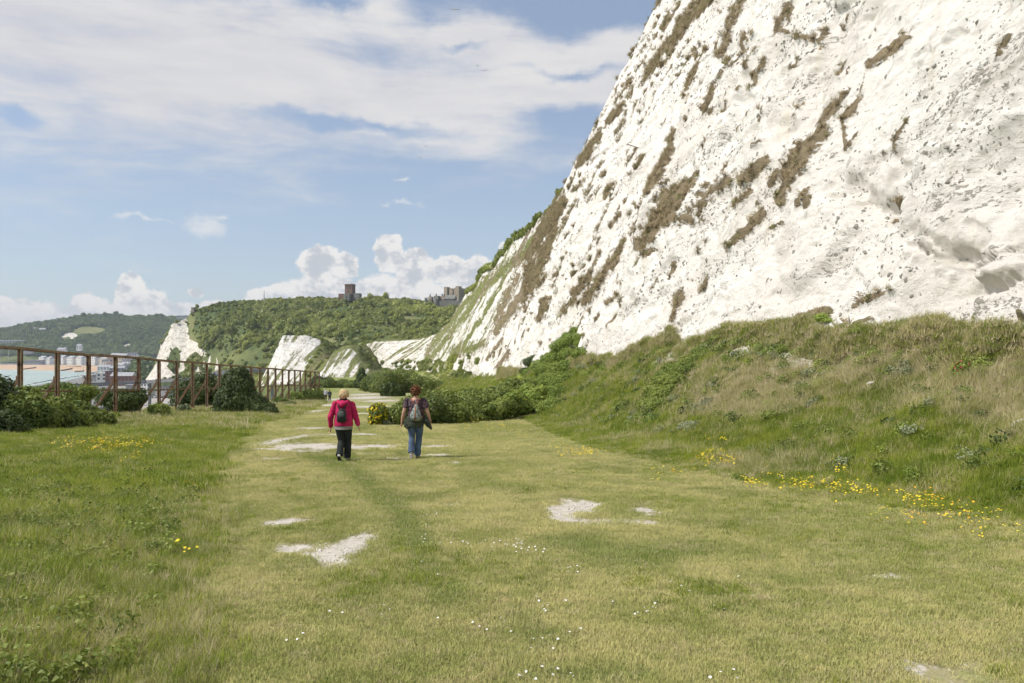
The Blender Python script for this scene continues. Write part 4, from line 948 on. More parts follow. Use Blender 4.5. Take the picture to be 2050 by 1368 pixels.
for k, y in enumerate(ys_):
    x = fenceX(y); zg = float(gz(x, y)); zt = railz(y); bz = zg-.5
    o = Vector((x, y, 0))-FO
    m = MB()                             # two channels back to back with a gap and batten plates
    for s in (-1, 1):
        m.box((o.x+s*.046, o.y, (bz+zt-.06)/2), (.038, .15, zt-.06-bz))
        m.box((o.x+s*.062, o.y-.075, (bz+zt-.06)/2), (.05, .014, zt-.06-bz)); m.box((o.x+s*.062, o.y+.075, (bz+zt-.06)/2), (.05, .014, zt-.06-bz))
    m.box((o.x, o.y+.03, (bz+zt-.06)/2), (.054, .03, zt-.06-bz))
    m.build('post', M_RUST, fr_)
    zb = zg+.62*(zt-zg)
    m = MB(); A = Vector((o.x-.07, o.y+.09, zb)); fx_ = x-2.0; B = Vector((o.x-2.1-.12*math.sin(k*2.1), o.y+.12, float(gz(fx_, y))-1.0))
    m.bar(A, B, .10, .13); m.build('brace', M_RUST, fr_)
    m = MB(); m.poly([Vector((o.x-.03, o.y+.10, zb-.28)), Vector((o.x-.03, o.y+.115, zb-.28)), Vector((o.x-.26, o.y+.115, zb-.28)), Vector((o.x-.26, o.y+.10, zb-.28))], .32)
    for q in ((-.06, .0), (-.14, -.08), (-.06, -.16)): m.tube([(o.x+q[0], o.y+.09, zb-.04+q[1]), (o.x+q[0], o.y+.13, zb-.04+q[1])], [.02, .02], 8)
    m.build('gusset', M_RUST, fr_)
    if k < len(ys_)-1:
        y2 = ys_[k+1]; o2 = Vector((fenceX(y2), y2, 0))-FO
        wob_ = .03*math.sin(k*1.7); wob2 = .03*math.sin((k+1)*1.7)
        m = MB(); a_ = Vector((o.x, o.y, zt+wob_)); b_ = Vector((o2.x, o2.y, railz(y2)+wob2)); m.bar(a_, b_, .17, .025); m.bar(a_+Vector((-.075, 0, -.06)), b_+Vector((-.075, 0, -.06)), .02, .12); m.bar(a_+Vector((.075, 0, -.05)), b_+Vector((.075, 0, -.05)), .02, .10)
        m.build('top_rail', M_RUST, fr_)
        m = MB(); a_ = Vector((o.x, o.y-.1, lowz(y)+wob2)); b_ = Vector((o2.x, o2.y-.1, lowz(y2)-wob_)); m.bar(a_, b_, .07, .02); m.bar(a_+Vector((0, 0, -.035)), b_+Vector((0, 0, -.035)), .014, .075)
        m.build('low_rail', M_RUST, fr_)
# fallen brace steel at the far end
m = MB(); a_ = at(580, 803, 84); m.bar(a_+Vector((-1.2, 0, .35)), a_+Vector((.9, -.6, -.2)), .14, .1); tag(m.build('fallen_beam', M_RUST), 'dark fallen steel beam in the grass beside the fence', 'beam')

# ---------------------------------------------------------------- bushes near and middle
M_STEM = plain('woody_stem', (.10, .075, .05), (.06, .045, .03), 6.)
M_B1 = leafmat('bramble_leaf', (.055, .09, .020), (.14, .165, .035), (.22, .23, .075), .3, .5, 2.6)
M_B2 = leafmat('dark_shrub_leaf', (.026, .042, .014), (.05, .068, .02), (.085, .095, .032), .12, .4, 2.)
M_B3 = leafmat('ivy_leaf', (.13, .18, .035), (.20, .24, .055), (.08, .12, .025), .35, .35, 2.4)
M_B4 = leafmat('hedge_leaf', (.062, .092, .024), (.13, .155, .036), (.22, .205, .08), .25, .3, 1.9)
M_B5 = leafmat('grey_herb_leaf', (.13, .15, .085), (.19, .20, .12), (.09, .10, .05), .25, .5, 3.)
M_YEL = plain('yellow_petal', (.82, .66, .03), (.75, .50, .02), 3., .6)
M_RED = plain('pink_petal', (.60, .05, .12), (.62, .12, .16), 3., .6)
M_WHT = plain('white_petal', (.82, .82, .78), (.7, .7, .66), 3., .6)
def bush(px, py, Y, w, h, leaf, n, mat, label, cat='bush', group=None, name='bush', d=None, seed=1, k=8, sink=.15, flowers=None, zoff=0., lob=None):
    x = (px-CX)/F*Y; z = float(gz(x, Y)) if py is None else EYE-(py-HY)/F*Y
    r = empty(name, (x, Y, z-sink), 0, label, cat, group); d = d or w
    L = lob or [(a*w, b*d, c_*h, e*w, f_*d, g_*h) for (a, b, c_, e, f_, g_) in lobeset(seed, k, 1., 1.)]
    link('foliage', crown('foliage', n, L, leaf, seed, mat), None, r)
    m = MB(); rr = np.random.default_rng(seed)
    for i in range(9):
        a = rr.uniform(0, 6.28); q = rr.uniform(.2, .7); m.tube([(rr.normal(0, .08)*w, rr.normal(0, .08)*w, -.3), (math.cos(a)*q*w*.5, math.sin(a)*q*d*.5, h*.4), (math.cos(a)*q*w*.8, math.sin(a)*q*d*.8, h*rr.uniform(.6, .85))], [.035*h**.5, .025*h**.5, .01], 6)
    m.build('stems', M_STEM, r)
    if flowers:
        fm, nf, fs = flowers
        link('flowers', crown('flowers', nf, [(l[0], l[1], l[2], l[3]*1.07, l[4]*1.07, l[5]*1.07) for l in L], fs, seed+9, fm, fill=1., aspect=1.), None, r)
    return r
gl = 'bramble bushes below the left part of the fence'
bush(-30, 868, 28.5, 2.1, 2.15, .085, 30000, M_B2, 'dark bush cut by the left edge of the photo', group=gl, seed=2)
bush(40, 868, 29, 1.6, 1.75, .085, 26000, M_B1, 'sunlit bramble bush in front of the first fence post', group=gl, seed=3)
bush(100, 862, 30.5, 1.6, 1.35, .085, 22000, M_B1, 'leafy bramble bush in front of the second fence post', group=gl, seed=4)
bush(160, 855, 33, 1.5, 1.15, .085, 20000, M_B1, 'lower leafy bush left of the fourth fence post', group=gl, seed=5)
bush(8, 880, 26.5, .9, 1.1, .08, 9000, M_B2, 'small shaded bush at the left edge before the brambles', group=gl, seed=6)
bush(207, 846, 38, .9, .7, .08, 6000, M_B1, 'small bramble at the foot of the fourth fence post', group=gl, seed=7)
bush(130, 782, 41, 2.0, 1.1, .10, 9000, M_B1, 'green scrub seen behind the fence between second and fourth posts', group=gl, seed=8, sink=.7)
bush(245, 800, 48, 1.6, 1.4, .10, 9000, M_B2, 'dark scrub behind the fence right of the fourth post', group=gl, seed=9, sink=.8)
bush(320, 838, 44, .75, .95, .07, 5000, M_B1, 'small grey green bush between the fifth and seventh fence posts', group=gl, seed=10)
bush(222, 852, 36, .6, .5, .07, 3000, M_B5, 'small pale herb at the foot of the fourth fence post', 'plant', name='wild_plant', seed=11)
bush(372, 828, 52, .6, .75, .07, 3000, M_B5, 'pale leafy herb beside the eighth fence post', 'plant', name='wild_plant', seed=12)
# dark evergreen mass
bush(405, 828, 66, 2.8, 3.7, .10, 22000, M_B2, 'dark evergreen bush standing behind the fence', group='dark evergreens at the fence', seed=13)
bush(478, 833, 50.5, 1.45, 3.15, .085, 34000, M_B2, 'tallest dark evergreen bush rising through the fence line', group='dark evergreens at the fence', seed=14,
     lob=[(0,0,1.2,1.1,1.1,1.2),(-.2,.2,2.3,.85,.9,.85),(.25,0,2.0,.7,.8,.8),(.9,-.2,.8,.9,.9,.85),(1.6,-.3,.45,.7,.7,.55),(-.8,.1,1.0,.8,.8,1.0),(.1,.1,2.8,.45,.5,.45),(-.5,.2,2.0,.6,.6,.7)])
bush(535, 835, 49, .95, .95, .08, 8000, M_B2, 'low dark bush at the right foot of the tall evergreen', group='dark evergreens at the fence', seed=15)
bush(440, 838, 50, .8, 1.0, .08, 7000, M_B2, 'low dark bush at the left foot of the tall evergreen', group='dark evergreens at the fence', seed=16)
for j, (px, Y, w, h) in enumerate(((590, 92, 1.6, 1.5), (607, 98, 1.4, 1.6), (622, 104, 1.6, 1.8), (634, 108, 1.4, 2.0), (560, 80, 1.2, .9), (578, 74, .8, .6))):
    bush(px, None, Y, w, h, .12, 3500, M_B4 if j % 2 else M_B1, 'scrubby weed clump ' + ['under the fence just left of its far end', 'second from the far end of the fence', 'close to the last fence posts', 'at the very last fence post', 'right of the dark evergreens under the fence', 'lowest, in front of the far fence posts'][j], 'bush', 'weed clumps along the far fence', seed=20+j)
# bushes at the turn of the path and hedge on the right
gt = 'bushes where the path turns'
for j, (px, py, Y, w, h, mt, lb) in enumerate(((662, 782, 215, 5, 3.2, M_B4, 'dark bush behind the two far walkers'), (690, 778, 228, 5, 2.7, M_B4, 'low bush at the end of the path, left of the conical tree'), (640, 778, 235, 5, 3.8, M_B2, 'dark bush right of the fence end'), (706, 778, 222, 3.5, 2.4, M_B1, 'light green bush at the end of the path'),
        (752, 789, 178, 4.6, 4.0, M_B4, 'dark green bush left of the wide bush at the path bend'), (775, 790, 166, 5, 4.8, M_B4, 'wide dark bush at the path bend'), (803, 786, 172, 5, 5.4, M_B4, 'tall bush behind the woman in jeans, left of her head'), (785, 797, 140, 2.8, 2.9, M_B2, 'round dark bush in front at the path bend'), (838, 790, 170, 5, 4.6, M_B4, 'bush right of the head of the woman in jeans'), (760, 770, 235, 6, 3.4, M_B1, 'pale green bush behind the path bend'), (735, 790, 190, 2.6, 2.0, M_B1, 'low light bush at the path edge'), (870, 785, 190, 5, 2.6, M_B1, 'low green bush under the far cliff foot'))):
    bush(px, py, Y, w, h, .24, 9000, mt, lb, group=gt, seed=30+j)
tr = empty('conical_tree', at(724, 780, 215), 0, 'small dark conical tree at the end of the path before the chalk', 'tree')
link('crown', crown('crown', 9000, [(0,0,1.6,1.8,1.8,1.6),(0,0,3.2,1.3,1.3,1.5),(0,0,4.6,.8,.8,1.2),(.9,0,2.2,.9,.9,1.)], .3, 44, M_B2), None, tr)
m = MB(); m.tube([(0,0,-1),(0,0,6)], [.25,.1], 8); m.build('trunk', M_STEM, tr)
gh = 'bramble hedge on the right of the path'
HG = [(785, 848, 37, 1.0, .95, M_B4, 'hedge bush behind the arm of the woman in jeans, leftmost', None), (815, 848, 36.5, 1.1, 1.3, M_B4, 'hedge bush directly behind the woman in jeans', None), (858, 846, 37, 1.2, 1.5, M_B4, 'hedge bush just right of the woman in jeans', None),
      (895, 846, 37.5, 1.2, 1.35, M_B1, 'lit leafy hedge bush right of the woman in jeans', (M_WHT, 40, .05)), (930, 842, 39, 1.3, 1.15, M_B1, 'broad lit bramble in the middle of the hedge', (M_WHT, 40, .05)), (965, 838, 40.5, 1.3, 1.1, M_B1, 'green bramble towards the bank', None), (1000, 832, 42, 1.3, 1.15, M_B1, 'green bramble where the hedge meets the bank', None),
      (880, 822, 47, 1.9, 1.45, M_B4, 'dark hedge bush in the back row by the woman in jeans', None), (930, 818, 49, 2.0, 1.45, M_B4, 'widest hedge bush of the back row', None), (980, 812, 51, 2.0, 1.45, M_B4, 'hedge bush of the back row near the bank', None), (1025, 800, 53, 2., 1.6, M_B4, 'back row hedge bush climbing the bank', None), (845, 826, 46, 1.6, 1.6, M_B4, 'back row hedge bush behind the arm', None),
      (1035, 822, 44, 1.3, 1.3, M_B3, 'light green bush with yellow flowers on the bank foot', (M_YEL, 60, .07)), (1060, 806, 47, 1.5, 1.3, M_B3, 'light green bush above the yellow flowers', None)]
for j, (px, py, Y, w, h, mt, lb, fl) in enumerate(HG):
    bush(px, py, Y, w, h, .085 if Y < 44 else .11, 11000 if Y < 44 else 8000, mt, lb, group=gh, seed=60+j, flowers=fl, sink=.25)
bush(758, 850, 36, .62, .95, .06, 5000, M_B1, 'bush covered in bright yellow flowers at the path edge', 'flowering bush', name='flowering_bush', seed=90, flowers=(M_YEL, 700, .10), sink=.05)
bush(782, 850, 36, .5, .45, .05, 3000, M_B5, 'dusky herb beside the yellow flowering bush', 'plant', name='wild_plant', seed=91)
print('bushes', time.time()-T0)

# ---------------------------------------------------------------- creeping growth on the bank (ivy sheet and dark shrub band)
def bank_hit(px, py, off=0.):                      # where the sight line meets the bank or the cliff foot
    Y = np.linspace(6, 140, 3000); x = (px-CX)/F*Y; z = EYE-(py-HY)/F*Y
    g = gz(x, Y); i = int(np.argmax(z < g))
    if z[i] < g[i] and x[i] < footX(Y[i])+.6: return float(x[i]), float(Y[i]), float(g[i])
    d = np.hypot(cpx[:, :nr]-px, cpy[:, :nr]-py)+1e4*((s_[:, :nr] > 150) | (s_[:, :nr] < 9)); k = np.unravel_index(np.argmin(d), d.shape); return tuple(float(v) for v in PC[k])
def band(name, label, cat, spots, leaf, n, mat, seed, stems=True):
    P0 = [bank_hit(*s[:2]) for s in spots]; c0 = P0[len(P0)//2]
    r = empty(name, c0, 0, label, cat)
    L = [(p[0]-c0[0], p[1]-c0[1], p[2]-c0[2]+s[2]*.12, s[2], s[2]*1.1, s[2]*.62) for p, s in zip(P0, spots)]
    me = crown('foliage', n, L, leaf, seed, mat); 
    link('foliage', me, None, r)
    return r
def crown_free(*a, **k): return crown(*a, **k)
_old = crown
def crown(name, n, lobes, leaf, seed, mat, **k):    # growth on a slope may reach below its own foot
    dz = min(l[2]-l[5] for l in lobes)
    if dz < -.3:
        me = _old(name, n, [(l[0], l[1], l[2]-dz, l[3], l[4], l[5]) for l in lobes], leaf, seed, mat, **k)
        co = np.zeros(len(me.vertices)*3, np.float32); me.vertices.foreach_get('co', co); co[2::3] += dz; me.vertices.foreach_set('co', co); return me
    return _old(name, n, lobes, leaf, seed, mat, **k)
band('creeper', 'tall triangular mass of bright green creeper climbing the foot of the cliff', 'creeper',
     [(1150,664,.45),(1138,676,.6),(1158,662,.4),(1168,676,.4),(1128,690,.7),(1125,700,1.),(1140,690,1.),(1150,682,.8),(1165,690,.6),(1105,722,1.),(1085,738,1.1),(1065,752,1.),(1120,720,1.),(1145,715,1.),(1165,712,.7),(1095,745,1.1),(1120,745,1.1),(1145,740,1.),(1070,775,1.1),(1100,772,1.1),(1130,768,1.),(1055,800,1.),(1085,800,1.),(1115,795,1.),(1075,825,.8),(1105,820,.8)], .085, 85000, M_B3, 101)
band('creeper', 'dark green shrub clinging to the left edge of the bright creeper', 'creeper', [(1062,727,.8),(1070,718,.6),(1052,745,.6)], .07, 7000, M_B2, 102)
band('shrub', 'long dark green shrub running up the bank to the foot of the cliff', 'shrub',
     [(1440,684,.3),(1425,697,.35),(1405,712,.42),(1388,730,.5),(1370,748,.55),(1350,745,.5),(1352,770,.6),(1335,765,.55),(1335,795,.55),(1315,790,.5),(1320,820,.45),(1298,815,.4),(1290,840,.35),(1310,845,.35)], .05, 48000, M_B1, 103)
band('shrub', 'small dark round shrub left of the long shrub on the bank', 'shrub', [(1281,788,.3)], .045, 1800, M_B2, 104)
band('shrub', 'grey leaved woody shrub right of the long dark shrub', 'shrub', [(1422,812,.28),(1432,825,.2)], .045, 2600, M_B5, 105)
for j, (px, py, s, mt, lb) in enumerate(((1720,665,.3,M_B3,'bright green tuft at the foot of the white face'), (1930,790,.2,M_B1,'dark plant below the red flowers'), (1785,850,.16,M_B2,'small dark plant in the dry grass of the bank'), (1770,940,.16,M_B1,'dark grass clump near the foot of the bank'), (1075,828,.3,M_B2,'dark weed beside the yellow flowers on the bank foot'), (1960,740,.4,M_B1,'green bush among the dry grass at the right'), (1650,640,.25,M_B3,'green tuft at the top edge of the bank'), (1480,960,.12,M_B1,'low leafy plant by the yellow flowers'), (1380,860,.3,M_B5,'pale herb right of the long shrub'), (1840,700,.3,M_B4,'brown green clump high on the bank'))):
    band('bank_plant', lb, 'plant', [(px, py, s), (px+8, py+4, s*.7)], .04, 2400, mt, 110+j)
c0 = bank_hit(1925, 757); r = empty('valerian', c0, 0, 'plant with red and pink flowers high on the right bank', 'flowering plant')
link('foliage', crown('foliage', 1600, [(0,0,.12,.16,.16,.18)], .035, 130, M_B1), None, r); link('flowers', crown('flowers', 60, [(0,0,.2,.15,.15,.18)], .035, 131, M_RED, fill=1., aspect=1.), None, r)

# ---------------------------------------------------------------- gulls
M_GULL = plain('gull_white', (.75, .75, .74), (.6, .6, .6), 3.); M_GW = plain('gull_grey', (.33, .34, .36), None, 3.)
for j, (px, py, Y, rz, fl, lb) in enumerate(((910, 20, 92, .1, .05, 'pale gull gliding highest, near the top of the photo'), (957, 133, 150, .5, .35, 'small gull with raised wings, upper of the close pair'), (970, 142, 120, -.1, .22, 'gull with arched wings, lower of the close pair'), (780, 306, 170, .4, .1, 'distant white gull at the left under the cloud edge'), (853, 294, 190, .8, .5, 'tiny distant gull under the cloud edge'), (922, 308, 165, 0, .04, 'distant dark gull gliding at the right under the cloud edge'), (843, 316, 190, .6, .2, 'tiny distant gull just below another'))):
    r = empty('gull', at(px, py, Y), rz, lb, 'gull', 'gulls in flight')
    m = MB(); m.tube([(0,-.24,0),(0,-.14,.01),(0,0,0),(0,.16,0),(0,.3,-.01)], [(.012,.012),(.05,.05),(.075,.07),(.05,.045),(.02,.008)], 10); m.ball((0,-.2,.015), .045, 10); m.bar((0,-.24,.01),(0,-.31,0), .016)
    m.build('body', M_GULL, r, True)
    for s in (-1, 1):
        m = MB(); q = [(0.04*s,0,.02,.13),(.3*s,-.04,.02+fl*.35,.12),(.5*s,.0,.02+fl*.36,.09),(.66*s,.07,.02+fl*.2,.02)]
        up = [m.bm.verts.new((a, b-c2_/2, c_+.008)) for a, b, c_, c2_ in q]; dn_ = [m.bm.verts.new((a, b+c2_/2, c_+.004)) for a, b, c_, c2_ in q]; lo = [m.bm.verts.new((a, b, c_-.006)) for a, b, c_, c2_ in q]
        for i in range(3):
            for A, B in ((up, dn_), (dn_, lo), (lo, up)): m.bm.faces.new((A[i], A[i+1], B[i+1], B[i]))
        m.build('wing', M_GW, r, True)
# a metal bolt bar sticking out of the face
j_ = np.argmin(np.hypot(cpx-1278, cpy-297)+1e3*(s_ > 120)); p = PC.reshape(-1, 3)[j_]
m = MB(); m.bar(Vector(p)+Vector((.4, 0, -.1)), Vector(p)+Vector((-1.0, -.3, .28)), .06); tag(m.build('steel_rod', M_RUST), 'thin dark steel rod sticking out of the chalk face', 'rod')
# ---------------------------------------------------------------- grass
def blades(name, n, rad_, h0, h1, w, lean, mat, seed, seg=2, curve=.5, clump=1.):
    r = np.random.default_rng(seed); a = r.uniform(0, 6.283, n); q = rad_*np.sqrt(r.random(n))**clump
    bx = np.cos(a)*q; by = np.sin(a)*q; h = r.uniform(h0, h1, n); d = r.uniform(0, 6.283, n)
    l = np.abs(r.normal(lean, lean*.5, n)); ux = np.cos(d); uy = np.sin(d)
    ws = w*r.uniform(.6, 1.3, n); V = []
    for k in range(seg+1):
        f = k/seg; off = h*np.sin(l)*(f*(1-curve)+f*f*curve); z = h*np.cos(l)*(f-.18*f*f*l)
        cx = bx+ux*off; cy = by+uy*off; ww = ws*(1-f)**.6 if k < seg else 0*ws
        V.append(np.stack([cx-uy*ww/2, cy+ux*ww/2, z], -1)); V.append(np.stack([cx+uy*ww/2, cy-ux*ww/2, z], -1))
    V = np.stack(V, 1)                     # n, 2(seg+1), 3
    m = 2*(seg+1); base = (np.arange(n)*m)[:, None]
    fs = [base+np.array([[2*k, 2*k+1, 2*k+3, 2*k+2]]) for k in range(seg)]
    me = npmesh(name, V.reshape(-1, 3), np.concatenate(fs)); me.materials.append(mat); return me
def grassmat(name, dark, light, straw, sr=.5, trans=.35, turf=False, fine=2.2):
    t = material(name, .8, .12); P = t.pos(); r = t.rand()
    if turf: col, _ = turf_color(t, True); col = t.mix(1., col, (1.42, 1.36, 1.25), 'MULTIPLY')
    else:
        f = t.m('ADD', t.m('MULTIPLY', t.noise(P, .7, 4, .6), .6), t.m('MULTIPLY', t.noise(P, fine, 3), .4))
        col = t.mix(t.ss(f, .36, .62), dark, light)
    f2 = t.noise(P, 6. if turf else 1.1, 4, .7)
    f3 = t.m('ADD', t.m('MULTIPLY', r, .5), t.m('MULTIPLY', f2, .8))
    col = t.mix(t.ss(f3, sr, sr+.18), col, straw)
    f4 = t.noise(P, 40., 2)
    col = t.mix(t.ss(f4, .5, .75, 0, .4), col, tuple(v*1.4 for v in light))
    t.put(t.b.inputs['Base Color'], col)
    g_ = t.new('ShaderNodeNewGeometry'); v1 = t.new('ShaderNodeVectorMath', operation='MULTIPLY_ADD'); t.L.new(g_.outputs['Normal'], v1.inputs[0]); v1.inputs[1].default_value = (.45, .45, .45); v1.inputs[2].default_value = (0, 0, .75)
    v2 = t.new('ShaderNodeVectorMath', operation='NORMALIZE'); t.L.new(v1.outputs[0], v2.inputs[0]); t.L.new(v2.outputs[0], t.b.inputs['Normal'])
    tr = t.new('ShaderNodeBsdfTranslucent'); t.put(tr.inputs[0], col)
    mx = t.new('ShaderNodeMixShader'); mx.inputs[0].default_value = trans
    t.L.new(t.b.outputs[0], mx.inputs[1]); t.L.new(tr.outputs[0], mx.inputs[2]); t.L.new(mx.outputs[0], t.N['Material Output'].inputs[0]); return t.mat
G_T = grassmat('turf_blade', (.12,.15,.03), (.34,.34,.12), (.55,.47,.27), .76, .3, True)
G_G = grassmat('long_grass', (.145,.215,.022), (.31,.355,.052), (.52,.46,.23), .75, .4)
G_D = grassmat('dry_grass', (.25,.275,.075), (.43,.385,.175), (.62,.53,.33), .62, .3)
G_B = grassmat('ledge_grass', (.33,.265,.155), (.44,.36,.22), (.27,.28,.11), .75, .2)
def vis_clip(x, y, m=1.15):
    z = gz(x, y); Y = np.maximum(y, .5); px = CX+F*x/Y; py = HY-F*(z-EYE)/Y
    return (px > -620) & (px < 2620) & (py < 1368*m) & (y > 2.2)
def bare_at(x, y):
    b = np.zeros(x.shape)
    for (bx, by, rx, ry, st_) in BARE:
        Y = groundY2(by); X = (bx-CX)/F*Y; Rx = rx/F*Y; Ry = (groundY2(by-ry)-groundY2(by+ry))/2
        b = np.maximum(b, st_*np.clip(1.45-np.hypot((x-X)/Rx, (y-Y)/Ry), 0, 1))
    return b
def spread(n, y0, y1, x0, x1, dens):      # n tries, kept with probability dens(x, y)
    y = rng.uniform(y0, y1, n); lo = x0(y) if callable(x0) else x0; hi = x1(y) if callable(x1) else x1
    x = lo+(hi-lo)*rng.random(n); wmax = np.max(hi-lo) if callable(x0) or callable(x1) else 1
    k = vis_clip(x, y); x = x[k]; y = y[k]; k = rng.random(len(x)) < dens(x, y); x = x[k]; y = y[k]
    return np.stack([x, y, gz(x, y)], -1)
def tallv(x, y): return np.maximum(sm(-.35, .7, verL(y)-x+.5*fbm(x/1.2, y/1.5, s=21, o=3)), sm(-1.1, .3, x-verR(y)+.6*fbm(x/1.3, y/2, s=22, o=3)))
# short turf
tp = [blades('turf', 230, .17, .018, .045, .0045, .75, G_T, 500+i, 2) for i in range(4)]
def dturf(x, y):
    b = bare_at(x, y); b = b+1.1*fbm(x*3, y*1.6, s=71, o=5)*(b > 0); return (b < .34)*(1-tallv(x, y))*(.5+.7*sm(-.3, .3, fbm(x/.6, y/.9, s=72, o=3)))
fw = lambda y: -.85*y-1.2
fe = lambda y: .85*y+1.2
Pn = []
for (a, b, n) in ((2.8, 6.5, 13000), (6.5, 10, 15500), (10, 15, 20000), (15, 22, 17000)):
    Pn.append(spread(n, a, b, fw, fe, dturf))
Pn = np.concatenate(Pn); print('turf', len(Pn))
scatter('turf', Pn-np.array([0, 0, .004]), rng.uniform(.75, 1.25, len(Pn))*np.interp(Pn[:, 1], [4, 22], [.9, 1.35]), tp, 'short trodden yellow green grass of the path', 'grass', tilt=.04)
tpf = [blades('turf', 260, .5, .03, .07, .014, .95, G_T, 510+i, 2) for i in range(3)]
Pf = spread(14000, 17, 75, lambda y: verL(y)-.5, lambda y: verR(y)+1.5, lambda x, y: (bare_at(x, y) < .2)*(1-tallv(x, y))*sm(16, 24, y))
scatter('turf', Pf-np.array([0, 0, .008]), rng.uniform(.75, 1.25, len(Pf))*np.interp(Pf[:, 1], [17, 75], [.8, 1.5]), tpf, 'short grass of the path beyond the walkers', 'grass', tilt=.03)
# long grass of the verges
lp = [blades('long_grass', 38, .10, .04, .145, .0056, .62, G_G, 520+i, 3, .7) for i in range(5)]
dp = [blades('dry_grass', 40, .12, .08, .27, .0050, .62, G_D, 530+i, 3, .8) for i in range(5)]
lpf = [blades('long_grass', 44, .24, .08, .20, .013, .6, G_G, 540+i, 2, .6) for i in range(4)]
dpf = [blades('dry_grass', 44, .26, .10, .30, .013, .62, G_D, 550+i, 2, .7) for i in range(4)]
near_p = lp+dp; 
def mk(Pp, far, dryf, hs=1.):
    f = fbm(Pp[:, 0]/2.2, Pp[:, 1]/2.8, s=81, o=4); isd = rng.random(len(Pp)) < np.clip(dryf+f*(.8 if np.ndim(dryf) else .35), .02, .96)
    n1, n2 = (4, 4) if far else (5, 5)
    idx = np.where(isd, n1+rng.integers(0, n2, len(Pp)), rng.integers(0, n1, len(Pp)))
    return idx, rng.uniform(.65, 1.3, len(Pp))*hs
L1 = spread(50000, 2.8, 12, lambda y: -.98*y-1.5, lambda y: verL(y)+.5, lambda x, y: tallv(x, y)*(.35+.65*np.minimum(1, 6/y+.35)))
L2 = spread(34000, 12, 30, lambda y: np.maximum(-.95*y-.5, -20.5), lambda y: verL(y)+.5, lambda x, y: tallv(x, y))
idx, s1 = mk(L1, False, .10); ed = np.clip((verL(L1[:, 1])-L1[:, 0])/1.2, .35, 1); 
s1 = s1*(.6+.5*ed)*(1+.35*fbm(L1[:, 0]/.8, L1[:, 1]/.8, s=83, o=2)); idx = np.where((ed < .6) & (rng.random(len(ed)) < .3), 5+rng.integers(0, 5, len(ed)), idx)
s1 = np.where(idx >= 5, s1*.6, s1)
scatter('verge_grass', L1, s1, near_p, 'long lush grass of the near left verge', 'grass', idx=idx, tilt=.18)
idx, s2 = mk(L2, True, .05); s2 = np.where(idx >= 4, s2*.6, s2)*.8
scatter('verge_grass', L2, s2, lpf+dpf, 'long grass of the left verge in front of the bushes', 'grass', idx=idx, tilt=.15)
L3 = spread(22000, 30, 112, lambda y: fenceX(y)-3.5, lambda y: verL(y)+.4, lambda x, y: tallv(x, y)*np.clip(45/y, .3, 1))
idx, s3 = mk(L3, True, .22); s3 = s3*np.interp(L3[:, 1], [30, 110], [1., 1.9])
scatter('verge_grass', L3, s3, lpf+dpf, 'rough grass under the fence', 'grass', idx=idx, tilt=.15)
# right verge and bank
yf_ = 0
def dbank(x, y):
    return tallv(x, y)*(1-.93*bankbare(x, y))*np.where(x-footX(y) > 1.5, 0, 1)
R1 = spread(68000, 5.5, 24, lambda y: verR(y)-.6, lambda y: footX(y)+1.6, lambda x, y: dbank(x, y)*np.clip(17/y, .5, 1)*(fbm(x/.5, y/.5, s=91, o=3) > -.62+.2*sm(1.5, 4, x-bankX(y))))
R2 = spread(52000, 24, 75, lambda y: verR(y)-.4, lambda y: footX(y)+1.6, lambda x, y: dbank(x, y)*np.clip(34/y, .35, 1))
R3 = spread(9000, 75, 240, lambda y: verR(y), lambda y: footX(y)+1.6, lambda x, y: dbank(x, y))
for Rp, far, lb in ((R1, False, 'long green and dry grass of the near right verge and bank'), (R2, True, 'long grass of the middle part of the right bank'), (R3, True, 'rough grass of the far right bank')):
    dr_ = np.clip(.04+.72*sm(.6, 2.6, Rp[:, 0]-bankX(Rp[:, 1])+fbm(Rp[:, 0]/3, Rp[:, 1]/4, s=31, o=3)*1.6)*sm(50, 24, Rp[:, 1]), 0, .9)
    idx, s4 = mk(Rp, far, dr_-.05)
    n1 = 4 if far else 5
    s4 = s4*np.where(idx >= n1, .95, 1.1)*(np.interp(Rp[:, 1], [24, 75, 200], [.85, 1.3, 2.6]) if far else np.interp(Rp[:, 1], [8, 24], [.95, 1.25]))
    s4 = s4*np.clip(.62+(Rp[:, 0]-verR(Rp[:, 1]))*.4, .5, 1.)
    scatter('bank_grass', Rp, s4, (lpf+dpf) if far else near_p, lb, 'grass', idx=idx, tilt=.22)
print('bank', len(R1), len(R2), time.time()-T0)
# brown tufts on the ledges of the face
gm = np.clip((veg-.30)*2.2, 0, 1)*(s_ < 150)*((cpx > 1050) & (cpx < 2100) & (cpy > -30) & (cpy < 700))*(low < 4)
Q, i = pick(PC, cpx, cpy, gm, 26000, (1040, 2100, -30, 700))
lt = [blades('ledge_grass', 46, .15, .10, .28, .026, .75, G_B, 560+k, 2, 1.0) for k in range(4)]
scatter('ledge_grass', Q, rng.uniform(.45, 1.15, len(Q))*np.interp(Q[:, 1], [15, 40, 130], [.8, 1.35, 2.8]), lt, 'brown grass hanging in streaks on the chalk face', 'grass', rot=np.array([0, -.9, 0])*0+np.array([0., 0., 0.]), tilt=.6)
gm = (low > -10)*(low < 110)*np.clip(veg, 0, 1)*(s_ < 110)*(PC[..., 2] > gz(PC[..., 0], PC[..., 1])-.1)*1.
Q, i = pick(PC, cpx, cpy, gm, 14000, (1000, 2120, 500, 770))
idx, s5 = mk(Q, True, .5); scatter('cliff_foot_grass', Q, s5*np.interp(Q[:, 1], [15, 100], [.75, 1.8]), lpf+dpf, 'ragged grass where the bank meets the chalk', 'grass', idx=idx, tilt=.35)
